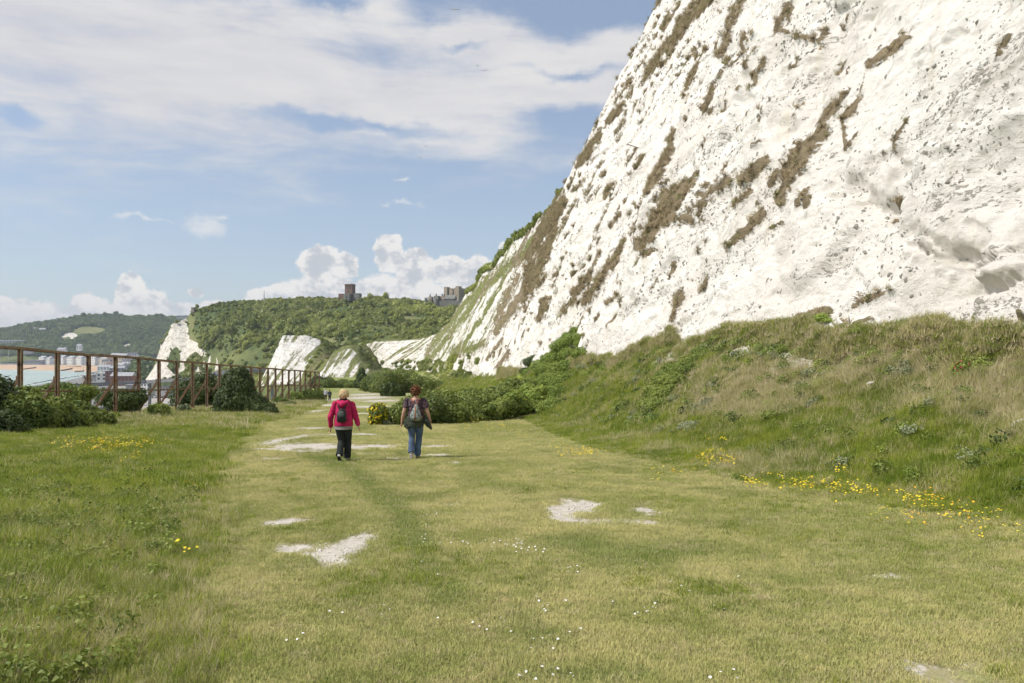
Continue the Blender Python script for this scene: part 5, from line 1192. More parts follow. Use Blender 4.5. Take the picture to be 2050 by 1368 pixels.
# dark flint nodules that stick out of the chalk in beds
M_FL = plain('flint', (.20, .19, .155), (.36, .34, .30), 6., .8)
def nodule(seed):
    m = MB(); rr = np.random.default_rng(seed); bmesh.ops.create_icosphere(m.bm, subdivisions=2, radius=1)
    k_ = rr.uniform(-1, 1, (5, 3))
    for v in m.bm.verts: v.co *= 1+.45*math.sin(3*v.co.dot(Vector(k_[0]))+1)*math.cos(2.5*v.co.dot(Vector(k_[1])))+rr.uniform(-.12, .12); v.co.z *= .55
    me = bpy.data.meshes.new('flint'); m.bm.to_mesh(me); m.bm.free(); me.materials.append(M_FL); return me
bdv = sm(.22, .5, fbm(s_/40, wz/.55, s=261, o=2)); clu = sm(.05, .45, fbm(s_/4.5, tt_/2.5, s=262, o=3))
fd = (.05+.9*clu+.8*bdv*sm(-.2, .3, fbm(s_/9, tt_/9, s=263, o=2)))*(s_ < 150)*(low < -4)*(veg < .5)*np.clip(14/np.maximum(s_, 8), .12, 1)**.8
Q, i = pick(PC, cpx, cpy, fd, 8500, (1030, 2110, -30, 730))
szf = np.minimum(rng.gamma(2.2, .45, len(Q)), 2.6)*.030*np.interp(Q[:, 1], [14, 40, 130], [.8, 1.5, 2.6])
scatter('flints', Q-nrm*.35*szf[:, None], szf, [nodule(k) for k in range(5)], 'dark flint nodules scattered in beds over the chalk face', 'flints', tilt=1.)
# greener clumps in the short turf
ct = [blades('turf_clump', 70, .09, .03, .085, .005, .6, G_G, 570+i, 3, .6) for i in range(3)]
Cp = spread(26000, 3.6, 24, fw, fe, lambda x, y: (1-tallv(x, y))*(bare_at(x, y) < .1)*sm(.08, .4, fbm(x/1.1, y/1.6, s=96, o=4))*np.clip(9/y, .3, 1))
scatter('turf_clumps', Cp, rng.uniform(.5, 1.1, len(Cp)), ct, 'greener taller tufts in the short grass of the path', 'grass', tilt=.15)
# small leafy weeds in the left verge
wd = [crown('weed', 60, [(0, 0, .06, .10, .10, .06)], .026, 600+i, M_B1, fill=.8, aspect=1.25) for i in range(3)]
Wp = spread(2600, 3.4, 16, lambda y: -.72*y-.5, lambda y: verL(y)-.3, lambda x, y: tallv(x, y)*.30)
scatter('leafy_weeds', Wp, rng.uniform(.6, 1.4, len(Wp)), wd, 'leafy weeds growing through the left verge', 'weeds', tilt=.2)
bw = [crown('scrub_clump', 170, [(0, 0, .10, .16, .16, .12), (.1, .05, .08, .1, .1, .09), (-.08, .1, .12, .09, .09, .1)], .034, 620+i, (M_B4, M_B1, M_B5, M_B2, M_B4, M_B3)[i], fill=.8, aspect=1.5) for i in range(6)]
Bp = spread(3400, 9, 62, lambda y: bankX(y)+.2, lambda y: footX(y)+1.4, lambda x, y: (.14+.3*sm(.0, .5, fbm(x/1.8, y/2.6, s=97, o=3))+.45*sm(3.0, 5., x-bankX(y)))*np.clip(25/y, .4, 1))
scatter('bank_scrub', Bp, rng.uniform(.4, 1.05, len(Bp))*np.interp(Bp[:, 1], [9, 60], [1., 2.2]), bw, 'low leafy clumps among the dry grass of the bank', 'weeds', tilt=.25)
# flowers
def flower(name, mat, r_, h, n, seed, sp_=.04, cen=None):
    m = MB(); rr = np.random.default_rng(seed)
    for i in range(n):
        x, y = rr.normal(0, sp_, 2); z = h*rr.uniform(.7, 1.1); q = r_*rr.uniform(.7, 1.2)
        c = m.bm.verts.new((x, y, z)); ring = []
        for k in range(10): a = 6.283*k/10; f = q*(1 if k % 2 else .72); ring.append(m.bm.verts.new((x+math.cos(a)*f, y+math.sin(a)*f, z+q*.15*rr.uniform(-1, 1))))
        for k in range(10): m.bm.faces.new((c, ring[k], ring[(k+1) % 10]))
    me = bpy.data.meshes.new(name); m.bm.to_mesh(me); m.bm.free(); me.materials.append(mat); return me
M_ORG = plain('orange_petal', (.80, .36, .02), (.85, .55, .03), 3., .6)
yf = [flower('yellow_flower', M_YEL, .015, .25, 4, 1, .07), flower('yellow_flower', M_YEL, .014, .22, 3, 2, .06), flower('yellow_flower', M_ORG, .015, .23, 3, 3, .05)]
def fl_at(spots):
    out = []
    for (px, py, rx, ry, n) in spots:
        for k in range(n):
            x_, y_ = px+rng.normal(0, rx*.5), py+rng.normal(0, ry*.5)
            Y = np.linspace(3, 80, 1500); X = (x_-CX)/F*Y; Z = EYE-(y_-HY)/F*Y+.0; g = gz(X, Y)+.16; i = np.argmax(Z < g)
            out.append((X[i], Y[i], g[i]-.16))
    return np.array(out)
Yf = fl_at([(1430,915,50,14,64),(1170,908,30,4,50),(1130,905,40,8,14),(1510,968,20,4,22),(1345,950,25,8,14),(1560,955,60,20,10),(1680,935,22,10,12),(1600,972,60,8,26),(1660,975,60,10,36),(1730,985,60,18,22),(1830,1000,50,14,22),(1880,1010,60,20,18),(1900,1030,90,26,26),(1800,1030,60,16,10),(2000,1050,60,20,9),(980,858,50,5,26),(940,850,30,4,14),(1060,868,30,6,10),(1400,885,40,8,10),(1460,880,20,6,6)])
Yl = fl_at([(200,893,70,10,70),(130,885,30,6,16),(265,915,24,8,18),(290,888,40,8,16),(190,905,70,14,24),(330,890,30,10,10),(380,972,16,12,5),(380,1100,10,4,2),(240,890,60,8,40),(160,880,60,8,20)])
Yf = np.concatenate([Yf, Yl]); scatter('yellow_flowers', Yf, rng.uniform(.75, 1.25, len(Yf))*np.interp(Yf[:, 1], [8, 30], [.9, 1.3]), yf, 'small yellow and orange wild flowers in the verges', 'wild flowers', idx=np.where(rng.random(len(Yf)) < .22, 2, rng.integers(0, 2, len(Yf))), tilt=.3)
wf = [flower('daisy', M_WHT, .011, .04, 1, 5, .0), flower('daisy', M_WHT, .010, .045, 2, 6, .03)]
dz_ = [(1020,1065,50,12,34),(950,1060,30,8,12),(1060,1075,24,6,16),(1140,1110,30,14,16),(1250,1180,60,16,16),(1100,1180,60,14,12),(1080,1240,60,30,12),(1120,1300,60,30,10),(960,1220,60,30,8),(880,1050,80,20,14),(860,1100,60,30,9),(1440,1310,60,20,5),(1480,1355,30,8,6),(720,1200,300,90,18),(1000,1330,300,30,10),(860,1000,120,20,12),(600,860,200,20,0),(1300,1150,160,40,12),(480,990,60,20,4),(1250,890,160,30,6),(930,960,80,12,12)]
Dz = fl_at([(a_, b_, c_, d_, max(1, int(e_*.6))) for a_, b_, c_, d_, e_ in dz_]); Dz[:, 2] = gz(Dz[:, 0], Dz[:, 1])
scatter('daisies', Dz, rng.uniform(.8, 1.3, len(Dz)), wf, 'tiny white daisies dotted over the short grass', 'wild flowers', tilt=.3)
# chalk crumbs around the bare patches and at the foot of the bank
M_CRB = plain('chalk_crumb', (.70, .66, .60), (.55, .51, .45), 9., .9)
def pebble(seed):
    m = MB(); rr = np.random.default_rng(seed); bmesh.ops.create_icosphere(m.bm, subdivisions=2, radius=1); k_ = rr.uniform(-1, 1, (3, 3))
    for v in m.bm.verts: v.co *= 1+.25*math.sin(4*v.co.dot(Vector(k_[0])))+.2*math.sin(3*v.co.dot(Vector(k_[1]))+1)+rr.uniform(-.07, .07)
    me = bpy.data.meshes.new('chalk_crumb'); m.bm.to_mesh(me); m.bm.free(); me.materials.append(M_CRB); return me
cr = []
for (bx, by, rx, ry, st_) in BARE[:40]:
    Y = groundY2(by)
    for k in range(int(26*st_)):
        py = by+rng.normal(0, ry*.8); cr.append((((bx+rng.normal(0, rx*.7))-CX)/F*groundY2(py), groundY2(py), 0))
cr = np.array(cr); cr[:, 2] = gz(cr[:, 0], cr[:, 1])-.02
scatter('chalk_crumbs', cr, rng.uniform(.005, .018, len(cr))*np.interp(cr[:, 1], [5, 30], [.9, 1.6]), [pebble(k) for k in range(4)], 'loose chalk crumbs on the bare patches', 'stones', tilt=1.)
for j, (px, py, s, lb) in enumerate(((1290, 884, .10, 'pale chalk lump at the foot of the long shrub'), (2046, 857, .16, 'chalk boulder half buried at the right edge of the photo'), (1158, 864, .09, 'flat white stone in the verge grass'), (1745, 775, .16, 'white stone showing through the dry grass of the bank'))):
    x, y, z = bank_hit(px, py); o = link('chalk_stone', pebble(20+j), None); o.location = (x, y, z); o.scale = (s*1.4, s, s*.8); tag(o, lb, 'stone')
print('grass', time.time()-T0)

# ---------------------------------------------------------------- people
def remeshed(name, build, vox, mat, parent, smooth_it=2, folds=0., seed=0):
    m = MB(); build(m); bmesh.ops.recalc_face_normals(m.bm, faces=m.bm.faces[:])
    me = bpy.data.meshes.new(name); m.bm.to_mesh(me); m.bm.free()
    o = bpy.data.objects.new(name, me); COL.objects.link(o)
    md = o.modifiers.new('r', 'REMESH'); md.mode = 'VOXEL'; md.voxel_size = vox; md.use_smooth_shade = True
    if smooth_it: s = o.modifiers.new('s', 'SMOOTH'); s.iterations = smooth_it; s.factor = .5
    dg = bpy.context.evaluated_depsgraph_get(); me2 = bpy.data.meshes.new_from_object(o.evaluated_get(dg)); me2.name = name
    bpy.data.objects.remove(o); me2.materials.clear(); me2.materials.append(mat)
    n = len(me2.vertices); co = np.zeros(n*3, np.float32); me2.vertices.foreach_get('co', co); co = co.reshape(-1, 3)
    if folds:
        nn = np.zeros(n*3, np.float32); me2.vertices.foreach_get('normal', nn); nn = nn.reshape(-1, 3)
        f = ridge(co[:, 0]*7+co[:, 2]*4, co[:, 2]*11+co[:, 1]*3, 3, seed)*folds; co = co+nn*f[:, None]; me2.vertices.foreach_set('co', co.ravel())
    me2.polygons.foreach_set('use_smooth', [True]*len(me2.polygons))
    return link(name, me2, None, parent)
def skinmat(nm, c):
    t = material(nm, .55, .35); t.put(t.b.inputs['Base Color'], t.mix(t.ss(t.noise(t.pos(), 18., 3), .4, .65), c, tuple(v*.85 for v in c))); return t.mat
M_SK = skinmat('skin', (.52, .30, .215))
def hand(m, w, d, side, curl=.5, th=1):
    """palm from wrist w along d; four fingers of different length and a thumb"""
    w = Vector(w); d = Vector(d).normalized(); across = Vector((0, 1, 0)); across = (across-d*across.dot(d)).normalized(); nrm_ = d.cross(across)*side
    c = w+d*.045
    m.tube([w-d*.01, w+d*.02, w+d*.05, w+d*.085], [(.026, .022), (.034, .016), (.040, .015), (.038, .012)], 10)
    for i, (o_, L) in enumerate(((-.028, .068), (-.010, .078), (.010, .074), (.027, .058))):
        b = w+d*.08+across*o_*1.0; q = (d+nrm_*curl*.25).normalized(); r_ = (d+nrm_*curl).normalized(); s_2 = (d*.6+nrm_*(curl+.5)).normalized()
        p1 = b+q*L*.42; p2 = p1+r_*L*.33; p3 = p2+s_2*L*.25; m.tube([b-d*.012, b, p1, p2, p3], [.0095, .009, .0085, .0078, .006], 8)
    b = w+d*.03-across*.030; t1 = (d*.75-across*.7+nrm_*.3).normalized(); p1 = b+t1*.032; p2 = p1+(d+nrm_*.4-across*.1).normalized()*.028; m.tube([b+across*.012, b, p1, p2], [.012, .0115, .0095, .0075], 8)
def head(m, c, r=1., face=1):
    cx, cy, cz = c       # looks towards +y
    m.ball((cx, cy-.012*r, cz+.018*r), (.074*r, .092*r, .094*r), 20); m.ball((cx, cy+.028*r, cz-.040*r), (.056*r, .058*r, .068*r), 16); m.ball((cx, cy+.055*r, cz-.088*r), (.026*r, .026*r, .020*r), 10)
    m.tube([(cx, cy+.078*r, cz+.022*r), (cx, cy+.100*r, cz-.012*r), (cx, cy+.094*r, cz-.024*r)], [.008*r, .013*r, .010*r], 8)
    for s in (-1, 1):
        m.ball((cx+s*.030*r, cy+.074*r, cz+.008*r), (.014*r, .010*r, .010*r), 8); m.ball((cx+s*.077*r, cy-.004, cz-.004), (.010*r, .020*r, .030*r), 10)
        m.ball((cx+s*.034*r, cy+.076*r, cz+.030*r), (.020*r, .008*r, .006*r), 8)
    m.ball((cx, cy+.083*r, cz-.056*r), (.022*r, .010*r, .007*r), 8)

# --- woman in the red jacket
YA = groundY2(923); XA = (688-CX)/F*YA; ZA = float(gz(XA, YA))
pa = empty('person', (XA, YA, ZA), 0, 'woman with short blond hair in a red hooded jacket and black trousers, walking away mid-stride', 'person')
K = dict(neck=(.0, 0, 1.36), shL=(-.185, 0, 1.29), shR=(.185, 0, 1.29), elL=(-.285, -.04, 1.01), elR=(.265, .02, 1.015), wrL=(-.30, .03, .76), wrR=(.335, .0, .80), hipL=(-.085, 0, .80), hipR=(.085, 0, .80), knL=(-.06, .05, .45), knR=(.085, .10, .45), anL=(-.055, -.20, .145), anR=(.055, .13, .075))
def bodyA(m):
    m.tube([(0, 0, .78), (0, -.01, .90), (0, 0, 1.05), (0, 0, 1.2), (0, 0, 1.30), (0, .0, 1.36)], [(.10, .15), (.12, .165), (.105, .145), (.11, .16), (.085, .16), (.05, .06)], 18)
    m.tube([(0, 0, 1.28), (0, .005, 1.36), (0, .02, 1.43)], [.065, .055, .052], 12); head(m, (0, .03, 1.51))
    for s in 'LR':
        m.tube([K['sh'+s], K['el'+s], K['wr'+s]], [.055, .042, .026], 12); m.ball(K['sh'+s], .056, 12); m.ball(K['el'+s], .043, 10)
        d = Vector(K['wr'+s])-Vector(K['el'+s]); hand(m, K['wr'+s], (d.x*.6, d.y, d.z), -1 if s == 'L' else 1, .6)
        m.tube([K['hip'+s], K['kn'+s], K['an'+s]], [.088, .058, .038], 14); m.ball(K['hip'+s], .09, 12); m.ball(K['kn'+s], .06, 12)
    m.tube([(-.055, -.235, .16), (-.05, -.17, .10), (-.05, -.10, .035)], [.034, .036, .03], 10); m.tube([(.055, .10, .045), (.06, .17, .035), (.06, .27, .025)], [.036, .036, .026], 10)
remeshed('body', bodyA, .006, M_SK, pa, 1)
def clothmat(nm, c, c2, sc=9., extra=None, rough=.85):
    t = material(nm, rough, .2); tc = t.new('ShaderNodeTexCoord').outputs['Object']
    col = t.mix(t.ss(t.noise(tc, sc, 4), .35, .65), c, c2)
    if extra: col = extra(t, tc, col)
    t.put(t.b.inputs['Base Color'], col); bump(t, t.noise(tc, 120., 2), .2, .002); return t.mat
M_JK = clothmat('red_shell_fabric', (.50, .024, .105), (.42, .018, .085)); M_JD = clothmat('dark_lining', (.03, .03, .032), (.02, .02, .022)); M_GS = clothmat('grey_jersey', (.20, .19, .175), (.26, .245, .225)); M_TR = clothmat('black_trouser', (.022, .025, .024), (.03, .033, .032))
def jacketA(m):
    m.tube([(0, -.005, .80), (0, -.005, .90), (0, 0, 1.03), (0, 0, 1.15), (0, 0, 1.25), (0, 0, 1.32), (0, .0, 1.375)], [(.150, .215), (.155, .215), (.145, .195), (.14, .19), (.125, .19), (.095, .165), (.06, .085)], 22)
    for s in 'LR':
        w = Vector(K['wr'+s]); e = Vector(K['el'+s]); sh = Vector(K['sh'+s]); m.tube([sh+Vector((0, 0, .01)), sh.lerp(e, .5), e, e.lerp(w, .55), e.lerp(w, .97)], [.070, .070, .066, .058, .047], 14); m.ball(sh, .070, 14)
remeshed('jacket', jacketA, .007, M_JK, pa, 3, .009, 3)
def hoodA(m):
    m.tube([(-.12, -.04, 1.375), (-.085, -.125, 1.325), (0, -.165, 1.285), (.085, -.125, 1.325), (.12, -.04, 1.375)], [.030, .046, .058, .046, .030], 12); m.ball((0, -.125, 1.31), (.105, .055, .075), 14)
remeshed('hood', hoodA, .007, M_JK, pa, 3, .006, 5)
def collarA(m): m.tube([(0, .0, 1.355), (0, .0, 1.40), (0, .012, 1.425)], [(.078, .105), (.072, .090), (.066, .076)], 16)
remeshed('collar', collarA, .007, M_JD, pa, 1, .004, 5)
def shirtA(m): m.tube([(0, -.005, .725), (0, -.005, .78), (0, -.005, .86)], [(.150, .205), (.145, .205), (.13, .19)], 20)
remeshed('shirt', shirtA, .007, M_GS, pa, 1, .010, 7)
def trousA(m):
    m.tube([(0, 0, .74), (0, 0, .82), (0, 0, .90)], [(.135, .175), (.13, .165), (.11, .15)], 20)
    m.tube([(-.088, 0, .80), (-.075, .035, .6), (-.062, .04, .45), (-.058, -.08, .29), (-.055, -.185, .155)], [.108, .092, .078, .078, .082], 14); m.tube([(.085, 0, .80), (.085, .06, .6), (.078, .085, .45), (.066, .10, .25), (.056, .11, .065)], [.108, .092, .080, .080, .084], 14)
remeshed('trousers', trousA, .007, M_TR, pa, 2, .008, 9)
M_SH = clothmat('shoe_light', (.50, .49, .45), (.40, .39, .36)); M_SO = clothmat('shoe_sole', (.04, .04, .045), (.06, .06, .06))
def shoe(m, heel, toe, up=(0, 0, 1)):
    h = Vector(heel); t_ = Vector(toe); d = t_-h; u = Vector(up).normalized()
    m.tube([h-d*.05+u*.035, h+d*.12+u*.045, h+d*.45+u*.04, h+d*.78+u*.028, h+d*1.0+u*.018], [(.030, .030), (.040, .040), (.038, .042), (.030, .044), (.016, .028)], 12)
def sole(m, heel, toe, up=(0, 0, 1)):
    h = Vector(heel); t_ = Vector(toe); d = t_-h; u = Vector(up).normalized()
    m.tube([h-d*.10, h+d*.12, h+d*.5, h+d*.8, h+d*1.04], [(.013, .030), (.014, .040), (.014, .040), (.014, .046), (.010, .024)], 12)
lf = ((-.055, -.275, .135), (-.05, -.095, .0)); rf = ((.055, .075, .01), (.062, .315, .01))
upl = Vector((0, -.62, -.78))*-1
for f_, u_ in ((lf, (0, .60, .80)), (rf, (0, 0, 1))):
    d_ = Vector(f_[1])-Vector(f_[0]); u2 = Vector((0, -d_.z, d_.y)).normalized()
    so = remeshed('shoe', lambda m: shoe(m, f_[0], f_[1], u2), .005, M_SH, pa, 1); ss_ = remeshed('sole', lambda m: sole(m, f_[0], f_[1], u2), .005, M_SO, so, 0)
M_HB = clothmat('blond_hair', (.62, .47, .27), (.42, .30, .155), 30.)
def hairA(m):
    rr = np.random.default_rng(4); m.ball((0, .012, 1.545), (.094, .104, .092), 18); m.ball((0, -.028, 1.505), (.086, .072, .088), 16)
    for i in range(130):
        v = Vector(rr.normal(size=3)).normalized()
        if v.y > .35 and v.z < .35: continue
        p = Vector((v.x*.092, .005+v.y*.098, 1.525+v.z*.096)); m.tube([p*1.0, p+Vector((v.x*.018+.01, v.y*.014, -.02+v.z*.012)), p+Vector((v.x*.020, v.y*.016, -.045))], [.017, .014, .006], 6)
remeshed('hair', hairA, .006, M_HB, pa, 0, .004, 11)
# small black backpack worn by her
M_BK = clothmat('black_nylon', (.018, .02, .02), (.03, .033, .033), rough=.5); M_BG = clothmat('grey_panel', (.16, .165, .16), (.06, .065, .065), 22.)
bk = empty('backpack', (XA, YA, ZA), 0, 'small black and grey backpack worn over the red jacket', 'backpack')
def packA(m): m.tube([(0.0, -.20, .90), (0, -.215, .98), (.005, -.215, 1.08), (.01, -.20, 1.17), (.01, -.185, 1.20)], [(.045, .092), (.062, .108), (.060, .105), (.045, .075), (.02, .03)], 16)
remeshed('bag', packA, .006, M_BK, bk, 2, .005, 12)
remeshed('front_pocket', lambda m: m.ball((-.005, -.262, 1.085), (.078, .022, .072), 16), .006, M_BG, bk, 1, .006, 13)
for s in (-1, 1):
    remeshed('strap', lambda m: (m.tube([(s*.045, -.195, 1.18), (s*.085, -.175, 1.27), (s*.115, -.105, 1.355), (s*.125, -.0, 1.375), (s*.13, .10, 1.30), (s*.14, .16, 1.15), (s*.17, .10, 1.0), (s*.12, -.15, .94)], [(.007, .020)]*8, 8)), .006, M_BK, bk, 0)

# --- woman in jeans
YB = groundY2(917); XB = (832-CX)/F*YB; ZB = float(gz(XB, YB))
pb = empty('person', (XB, YB, ZB), 0, 'woman with curly red brown hair in a dark speckled top and blue jeans, walking away', 'person')
K = dict(shL=(-.20, 0, 1.36), shR=(.20, 0, 1.36), elL=(-.265, -.05, 1.09), elR=(.285, -.04, 1.08), wrL=(-.325, .0, .845), wrR=(.345, .05, .86), hipL=(-.09, 0, .86), hipR=(.09, 0, .86), knL=(-.085, .03, .48), knR=(.08, .06, .48), anL=(-.075, -.17, .13), anR=(.03, .05, .075))
def bodyB(m):
    m.tube([(0, 0, .84), (0, -.01, .95), (0, 0, 1.10), (0, 0, 1.25), (0, 0, 1.36), (0, 0, 1.43)], [(.11, .17), (.12, .175), (.11, .155), (.115, .17), (.09, .175), (.055, .075)], 18)
    m.tube([(0, 0, 1.34), (0, .005, 1.43), (0, .02, 1.50)], [.07, .056, .052], 12); head(m, (0, .03, 1.59))
    for s in 'LR':
        e = Vector(K['el'+s]); w = Vector(K['wr'+s]); m.tube([K['sh'+s], Vector(K['sh'+s]).lerp(e, .5), e, e.lerp(w, .35), w], [.060, .056, .043, .042, .026], 14); m.ball(K['sh'+s], .06, 12)
        d = w-e; hand(m, w, (d.x*.4, d.y, d.z), -1 if s == 'L' else 1, .45)
        m.tube([K['hip'+s], K['kn'+s], K['an'+s]], [.09, .06, .04], 14); m.ball(K['hip'+s], .092, 12); m.ball(K['kn'+s], .062, 12)
    m.tube([(-.075, -.205, .13), (-.08, -.15, .08), (-.085, -.07, .035)], [.034, .036, .03], 10); m.tube([(.03, .02, .045), (.03, .10, .035), (.03, .20, .025)], [.036, .036, .026], 10)
remeshed('body', bodyB, .006, M_SK, pb, 1)
def spk(t, tc, col):
    v = t.vor(tc, 46.); return t.mix(t.ss(v, .34, .24), col, (.42, .33, .36))
M_TP = clothmat('speckled_top', (.042, .026, .040), (.065, .030, .038), 12., spk)
def topB(m):
    m.tube([(0, -.005, .90), (0, -.005, 1.0), (0, 0, 1.12), (0, 0, 1.25), (0, 0, 1.33), (0, .0, 1.395)], [(.145, .195), (.14, .19), (.128, .18), (.128, .185), (.11, .19), (.075, .155)], 22)
    for s in 'LR':
        sh = Vector(K['sh'+s]); e = Vector(K['el'+s]); m.tube([sh+Vector((0, 0, .012)), sh.lerp(e, .30), sh.lerp(e, .62)], [.068, .072, .076], 14); m.ball(sh, .068, 14)
remeshed('top', topB, .007, M_TP, pb, 2, .008, 23)
def denim(t, tc, col): return t.mix(t.ss(t.noise(tc, 3., 3), .45, .6, 0, .7), col, (.10, .155, .235))
M_JN = clothmat('blue_denim', (.055, .085, .14), (.085, .125, .195), 8., denim)
def jeansB(m):
    m.tube([(0, 0, .80), (0, 0, .90), (0, 0, .97)], [(.135, .175), (.13, .17), (.12, .16)], 20)
    m.tube([(-.095, 0, .84), (-.095, .015, .66), (-.092, .02, .5), (-.085, -.07, .32), (-.078, -.155, .155)], [.105, .088, .074, .073, .080], 14); m.tube([(.09, 0, .84), (.088, .035, .66), (.076, .045, .5), (.055, .05, .28), (.032, .045, .07)], [.106, .090, .076, .075, .084], 14)
remeshed('jeans', jeansB, .007, M_JN, pb, 2, .007, 25)
M_GJ = clothmat('dark_green_cotton', (.035, .045, .032), (.055, .065, .045))
def tied(m):
    m.tube([(0, -.005, .985), (0, -.01, .93), (-.015, -.02, .84), (-.03, -.03, .745)], [(.155, .205), (.165, .222), (.165, .215), (.155, .165)], 22)
    m.tube([(-.14, -.02, .98), (-.205, -.03, .88), (-.20, -.05, .78), (-.15, -.09, .72)], [.055, .07, .062, .035], 12)
    m.tube([(.17, 0, .99), (.225, -.03, .92), (.28, -.05, .83), (.33, -.06, .755), (.385, -.06, .70)], [.045, .06, .062, .045, .014], 12)
remeshed('tied_jacket', tied, .007, M_GJ, pb, 2, .016, 27)
M_S2 = clothmat('shoe_grey', (.16, .15, .14), (.26, .25, .23))
lf = ((-.078, -.245, .115), (-.088, -.06, .0)); rf = ((.028, .0, .01), (.035, .245, .01))
for f_ in (lf, rf):
    d_ = Vector(f_[1])-Vector(f_[0]); u2 = Vector((0, -d_.z, d_.y)).normalized()
    so = remeshed('shoe', lambda m: shoe(m, f_[0], f_[1], u2), .005, M_S2, pb, 1); remeshed('sole', lambda m: sole(m, f_[0], f_[1], u2), .005, M_SH if f_ is lf else M_SO, so, 0)
M_HR = clothmat('auburn_hair', (.17, .075, .035), (.10, .042, .02), 30.)
def hairB(m):
    rr = np.random.default_rng(6); m.ball((0, .015, 1.625), (.092, .104, .092), 18); m.ball((-.005, -.025, 1.575), (.082, .075, .10), 16)
    for i in range(190):
        v = Vector(rr.normal(size=3)).normalized()
        if v.y > .35 and v.z < .35: continue
        p = Vector((v.x*.098, .005+v.y*.102, 1.60+v.z*.110)); q = rr.normal(0, .012, (2, 3)); m.tube([p, p+Vector(q[0])+v*.012, p+Vector(q[1])+v*.010+Vector((0, 0, -.02))], [.014, .016, .009], 6)
remeshed('hair', hairB, .0055, M_HR, pb, 0, .003, 29)
def tex(t, tc, col):
    mp = t.new('ShaderNodeMapping'); t.L.new(tc, mp.inputs[0]); mp.inputs['Scale'].default_value = (1, 1, .5); n = t.noise(mp.outputs[0], 22., 4, .6)
    col = t.mix(t.ss(n, .5, .6), col, (.10, .13, .12)); return t.mix(t.ss(t.noise(tc, 13., 3), .60, .64), col, (.22, .08, .06))
M_RS = clothmat('patterned_canvas', (.36, .37, .32), (.22, .26, .24), 6., tex); M_LE = clothmat('tan_leather', (.30, .10, .05), (.22, .075, .04), 14., None, .5)
rs = empty('rucksack', (XB, YB, ZB), 0, 'grey green patterned rucksack with tan leather straps on the back of the woman in jeans', 'rucksack')
def rsb(m):
    m.tube([(0.03, -.20, .925), (.03, -.235, 1.0), (.03, -.235, 1.06), (.03, -.215, 1.14), (.035, -.19, 1.22), (.04, -.17, 1.285)], [(.06, .11), (.09, .135), (.085, .128), (.066, .092), (.045, .058), (.028, .030)], 18)
remeshed('bag', rsb, .006, M_RS, rs, 2, .008, 31)
remeshed('pocket', lambda m: m.ball((.03, -.305, .99), (.085, .030, .055), 14), .006, M_RS, rs, 1, .004, 32)
remeshed('buckle_strap', lambda m: m.tube([(.035, -.20, 1.27), (.03, -.275, 1.16), (.025, -.325, 1.06), (.02, -.338, .98), (.015, -.30, .915)], [(.006, .016)]*5, 8), .005, M_LE, rs, 0)
for s in (-1, 1):
    remeshed('strap', lambda m: m.tube([(.035+s*.012, -.175, 1.265), (s*.05+.01, -.150, 1.345), (s*.095, -.085, 1.415), (s*.115, .0, 1.43), (s*.13, .10, 1.36), (s*.15, .13, 1.2), (s*.19, .04, 1.05), (s*.12+.03, -.16, .96)], [(.006, .014)]*8, 8), .005, M_LE, rs, 0)
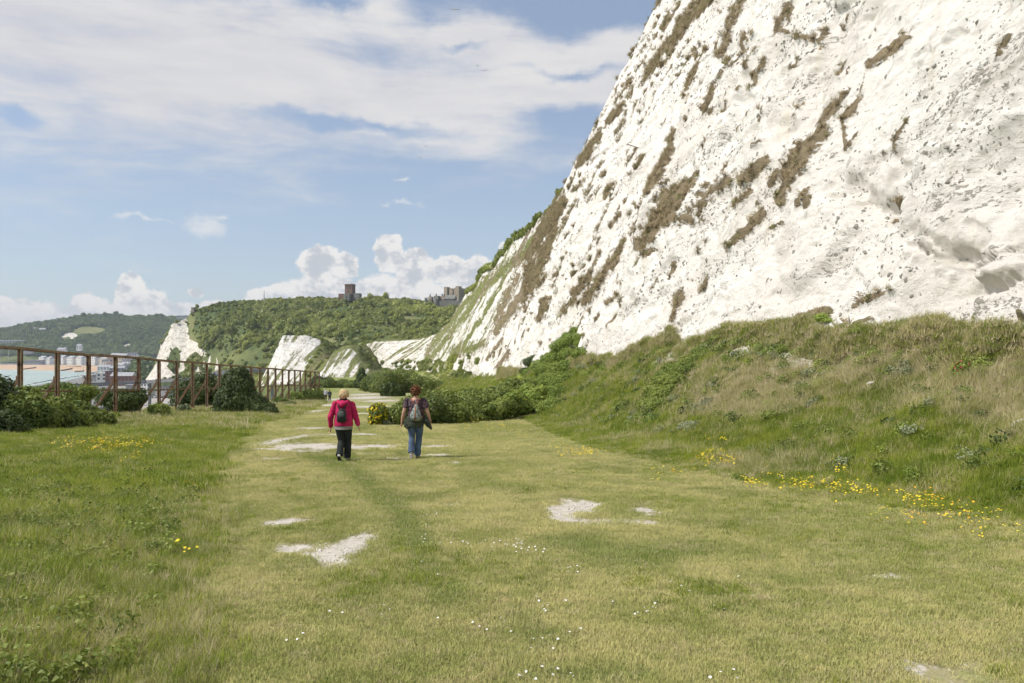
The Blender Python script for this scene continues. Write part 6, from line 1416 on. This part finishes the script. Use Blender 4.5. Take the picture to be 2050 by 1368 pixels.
# --- two far walkers
def far_walker(px, pyb, h, top, legs, hair, label, bagm=None):
    Y = groundY2(pyb); x = (px-CX)/F*Y; r = empty('person', (x, Y, float(gz(x, Y))), .1, label, 'person'); k = h/1.75
    def bd(m):
        m.tube([(0, 0, .88*k), (0, 0, 1.1*k), (0, 0, 1.35*k), (0, 0, 1.45*k), (0, .01, 1.53*k)], [(.11, .16), (.10, .14), (.11, .18), (.07, .10), .055], 14); head(m, (0, .03, 1.62*k), 1.)
        for s in (-1, 1):
            w_ = (s*.27, .05*s, .82*k); m.tube([(s*.19, 0, 1.4*k), (s*.245, -.02, 1.12*k), w_], [.052, .042, .027], 10); hand(m, w_, (0, .1, -1), s, .5); m.tube([(s*.09, 0, .88*k), (s*.09, .05*s, .48*k), (s*.08, .14*s-.03, .07)], [.09, .062, .04], 10); m.tube([(s*.08, .14*s-.06, .04), (s*.08, .14*s+.16, .03)], [.038, .028], 8)
    remeshed('body', bd, .012, M_SK, r, 0)
    def tpf(m):
        m.tube([(0, 0, .86*k), (0, 0, 1.1*k), (0, 0, 1.35*k), (0, 0, 1.46*k)], [(.14, .19), (.13, .17), (.135, .20), (.07, .10)], 14)
        for s in (-1, 1): m.tube([(s*.19, 0, 1.4*k), (s*.245, -.02, 1.12*k), (s*.26, .02*s, .95*k)], [.075, .06, .05], 10)
    remeshed('shirt', tpf, .014, top, r, 1, .008, 3)
    def lg(m):
        m.tube([(0, 0, .82*k), (0, 0, .93*k)], [(.13, .18), (.12, .165)], 12)
        for s in (-1, 1): m.tube([(s*.09, 0, .86*k), (s*.09, .05*s, .48*k), (s*.08, .14*s-.03, .09)], [.11, .08, .07], 10)
    remeshed('trousers', lg, .014, legs, r, 1, .006, 4)
    remeshed('hair', lambda m: m.ball((0, .0, 1.65*k), (.092, .10, .10), 12), .014, hair, r, 0)
    return r, k
M_WS = clothmat('white_shirt', (.62, .60, .66), (.52, .50, .60)); M_DB = clothmat('dark_blue_shirt', (.05, .055, .08), (.09, .09, .11)); M_HG = clothmat('grey_hair', (.30, .28, .25), (.2, .18, .16))
far_walker(652, 803, 1.78, M_WS, M_TR, M_HG, 'far walker in a white shirt and dark trousers on the narrow path')
r, k = far_walker(660, 803.5, 1.66, M_DB, M_TR, M_HR, 'far walker in dark clothes right beside the one in white')
print('people', time.time()-T0)

SC.cycles.use_adaptive_sampling = True; SC.cycles.adaptive_threshold = .03; SC.cycles.adaptive_min_samples = 16
# ---------------------------------------------------------------- air
hz_ = MB(); hz_.box((-700, 1600, 46), (5200, 3700, 215))
hm = bpy.data.materials.new('air'); hm.use_nodes = True; nt_ = hm.node_tree; nt_.nodes.clear()
oo = nt_.nodes.new('ShaderNodeOutputMaterial'); vv_ = nt_.nodes.new('ShaderNodeVolumePrincipled')
vv_.inputs['Color'].default_value = (.80, .88, 1., 1); vv_.inputs['Density'].default_value = .00008; vv_.inputs['Anisotropy'].default_value = .2
nt_.links.new(vv_.outputs[0], oo.inputs['Volume'])
USE_HAZE = True
if USE_HAZE:
    o = hz_.build('haze', hm); o['kind'] = 'stuff'
print('done', time.time()-T0)
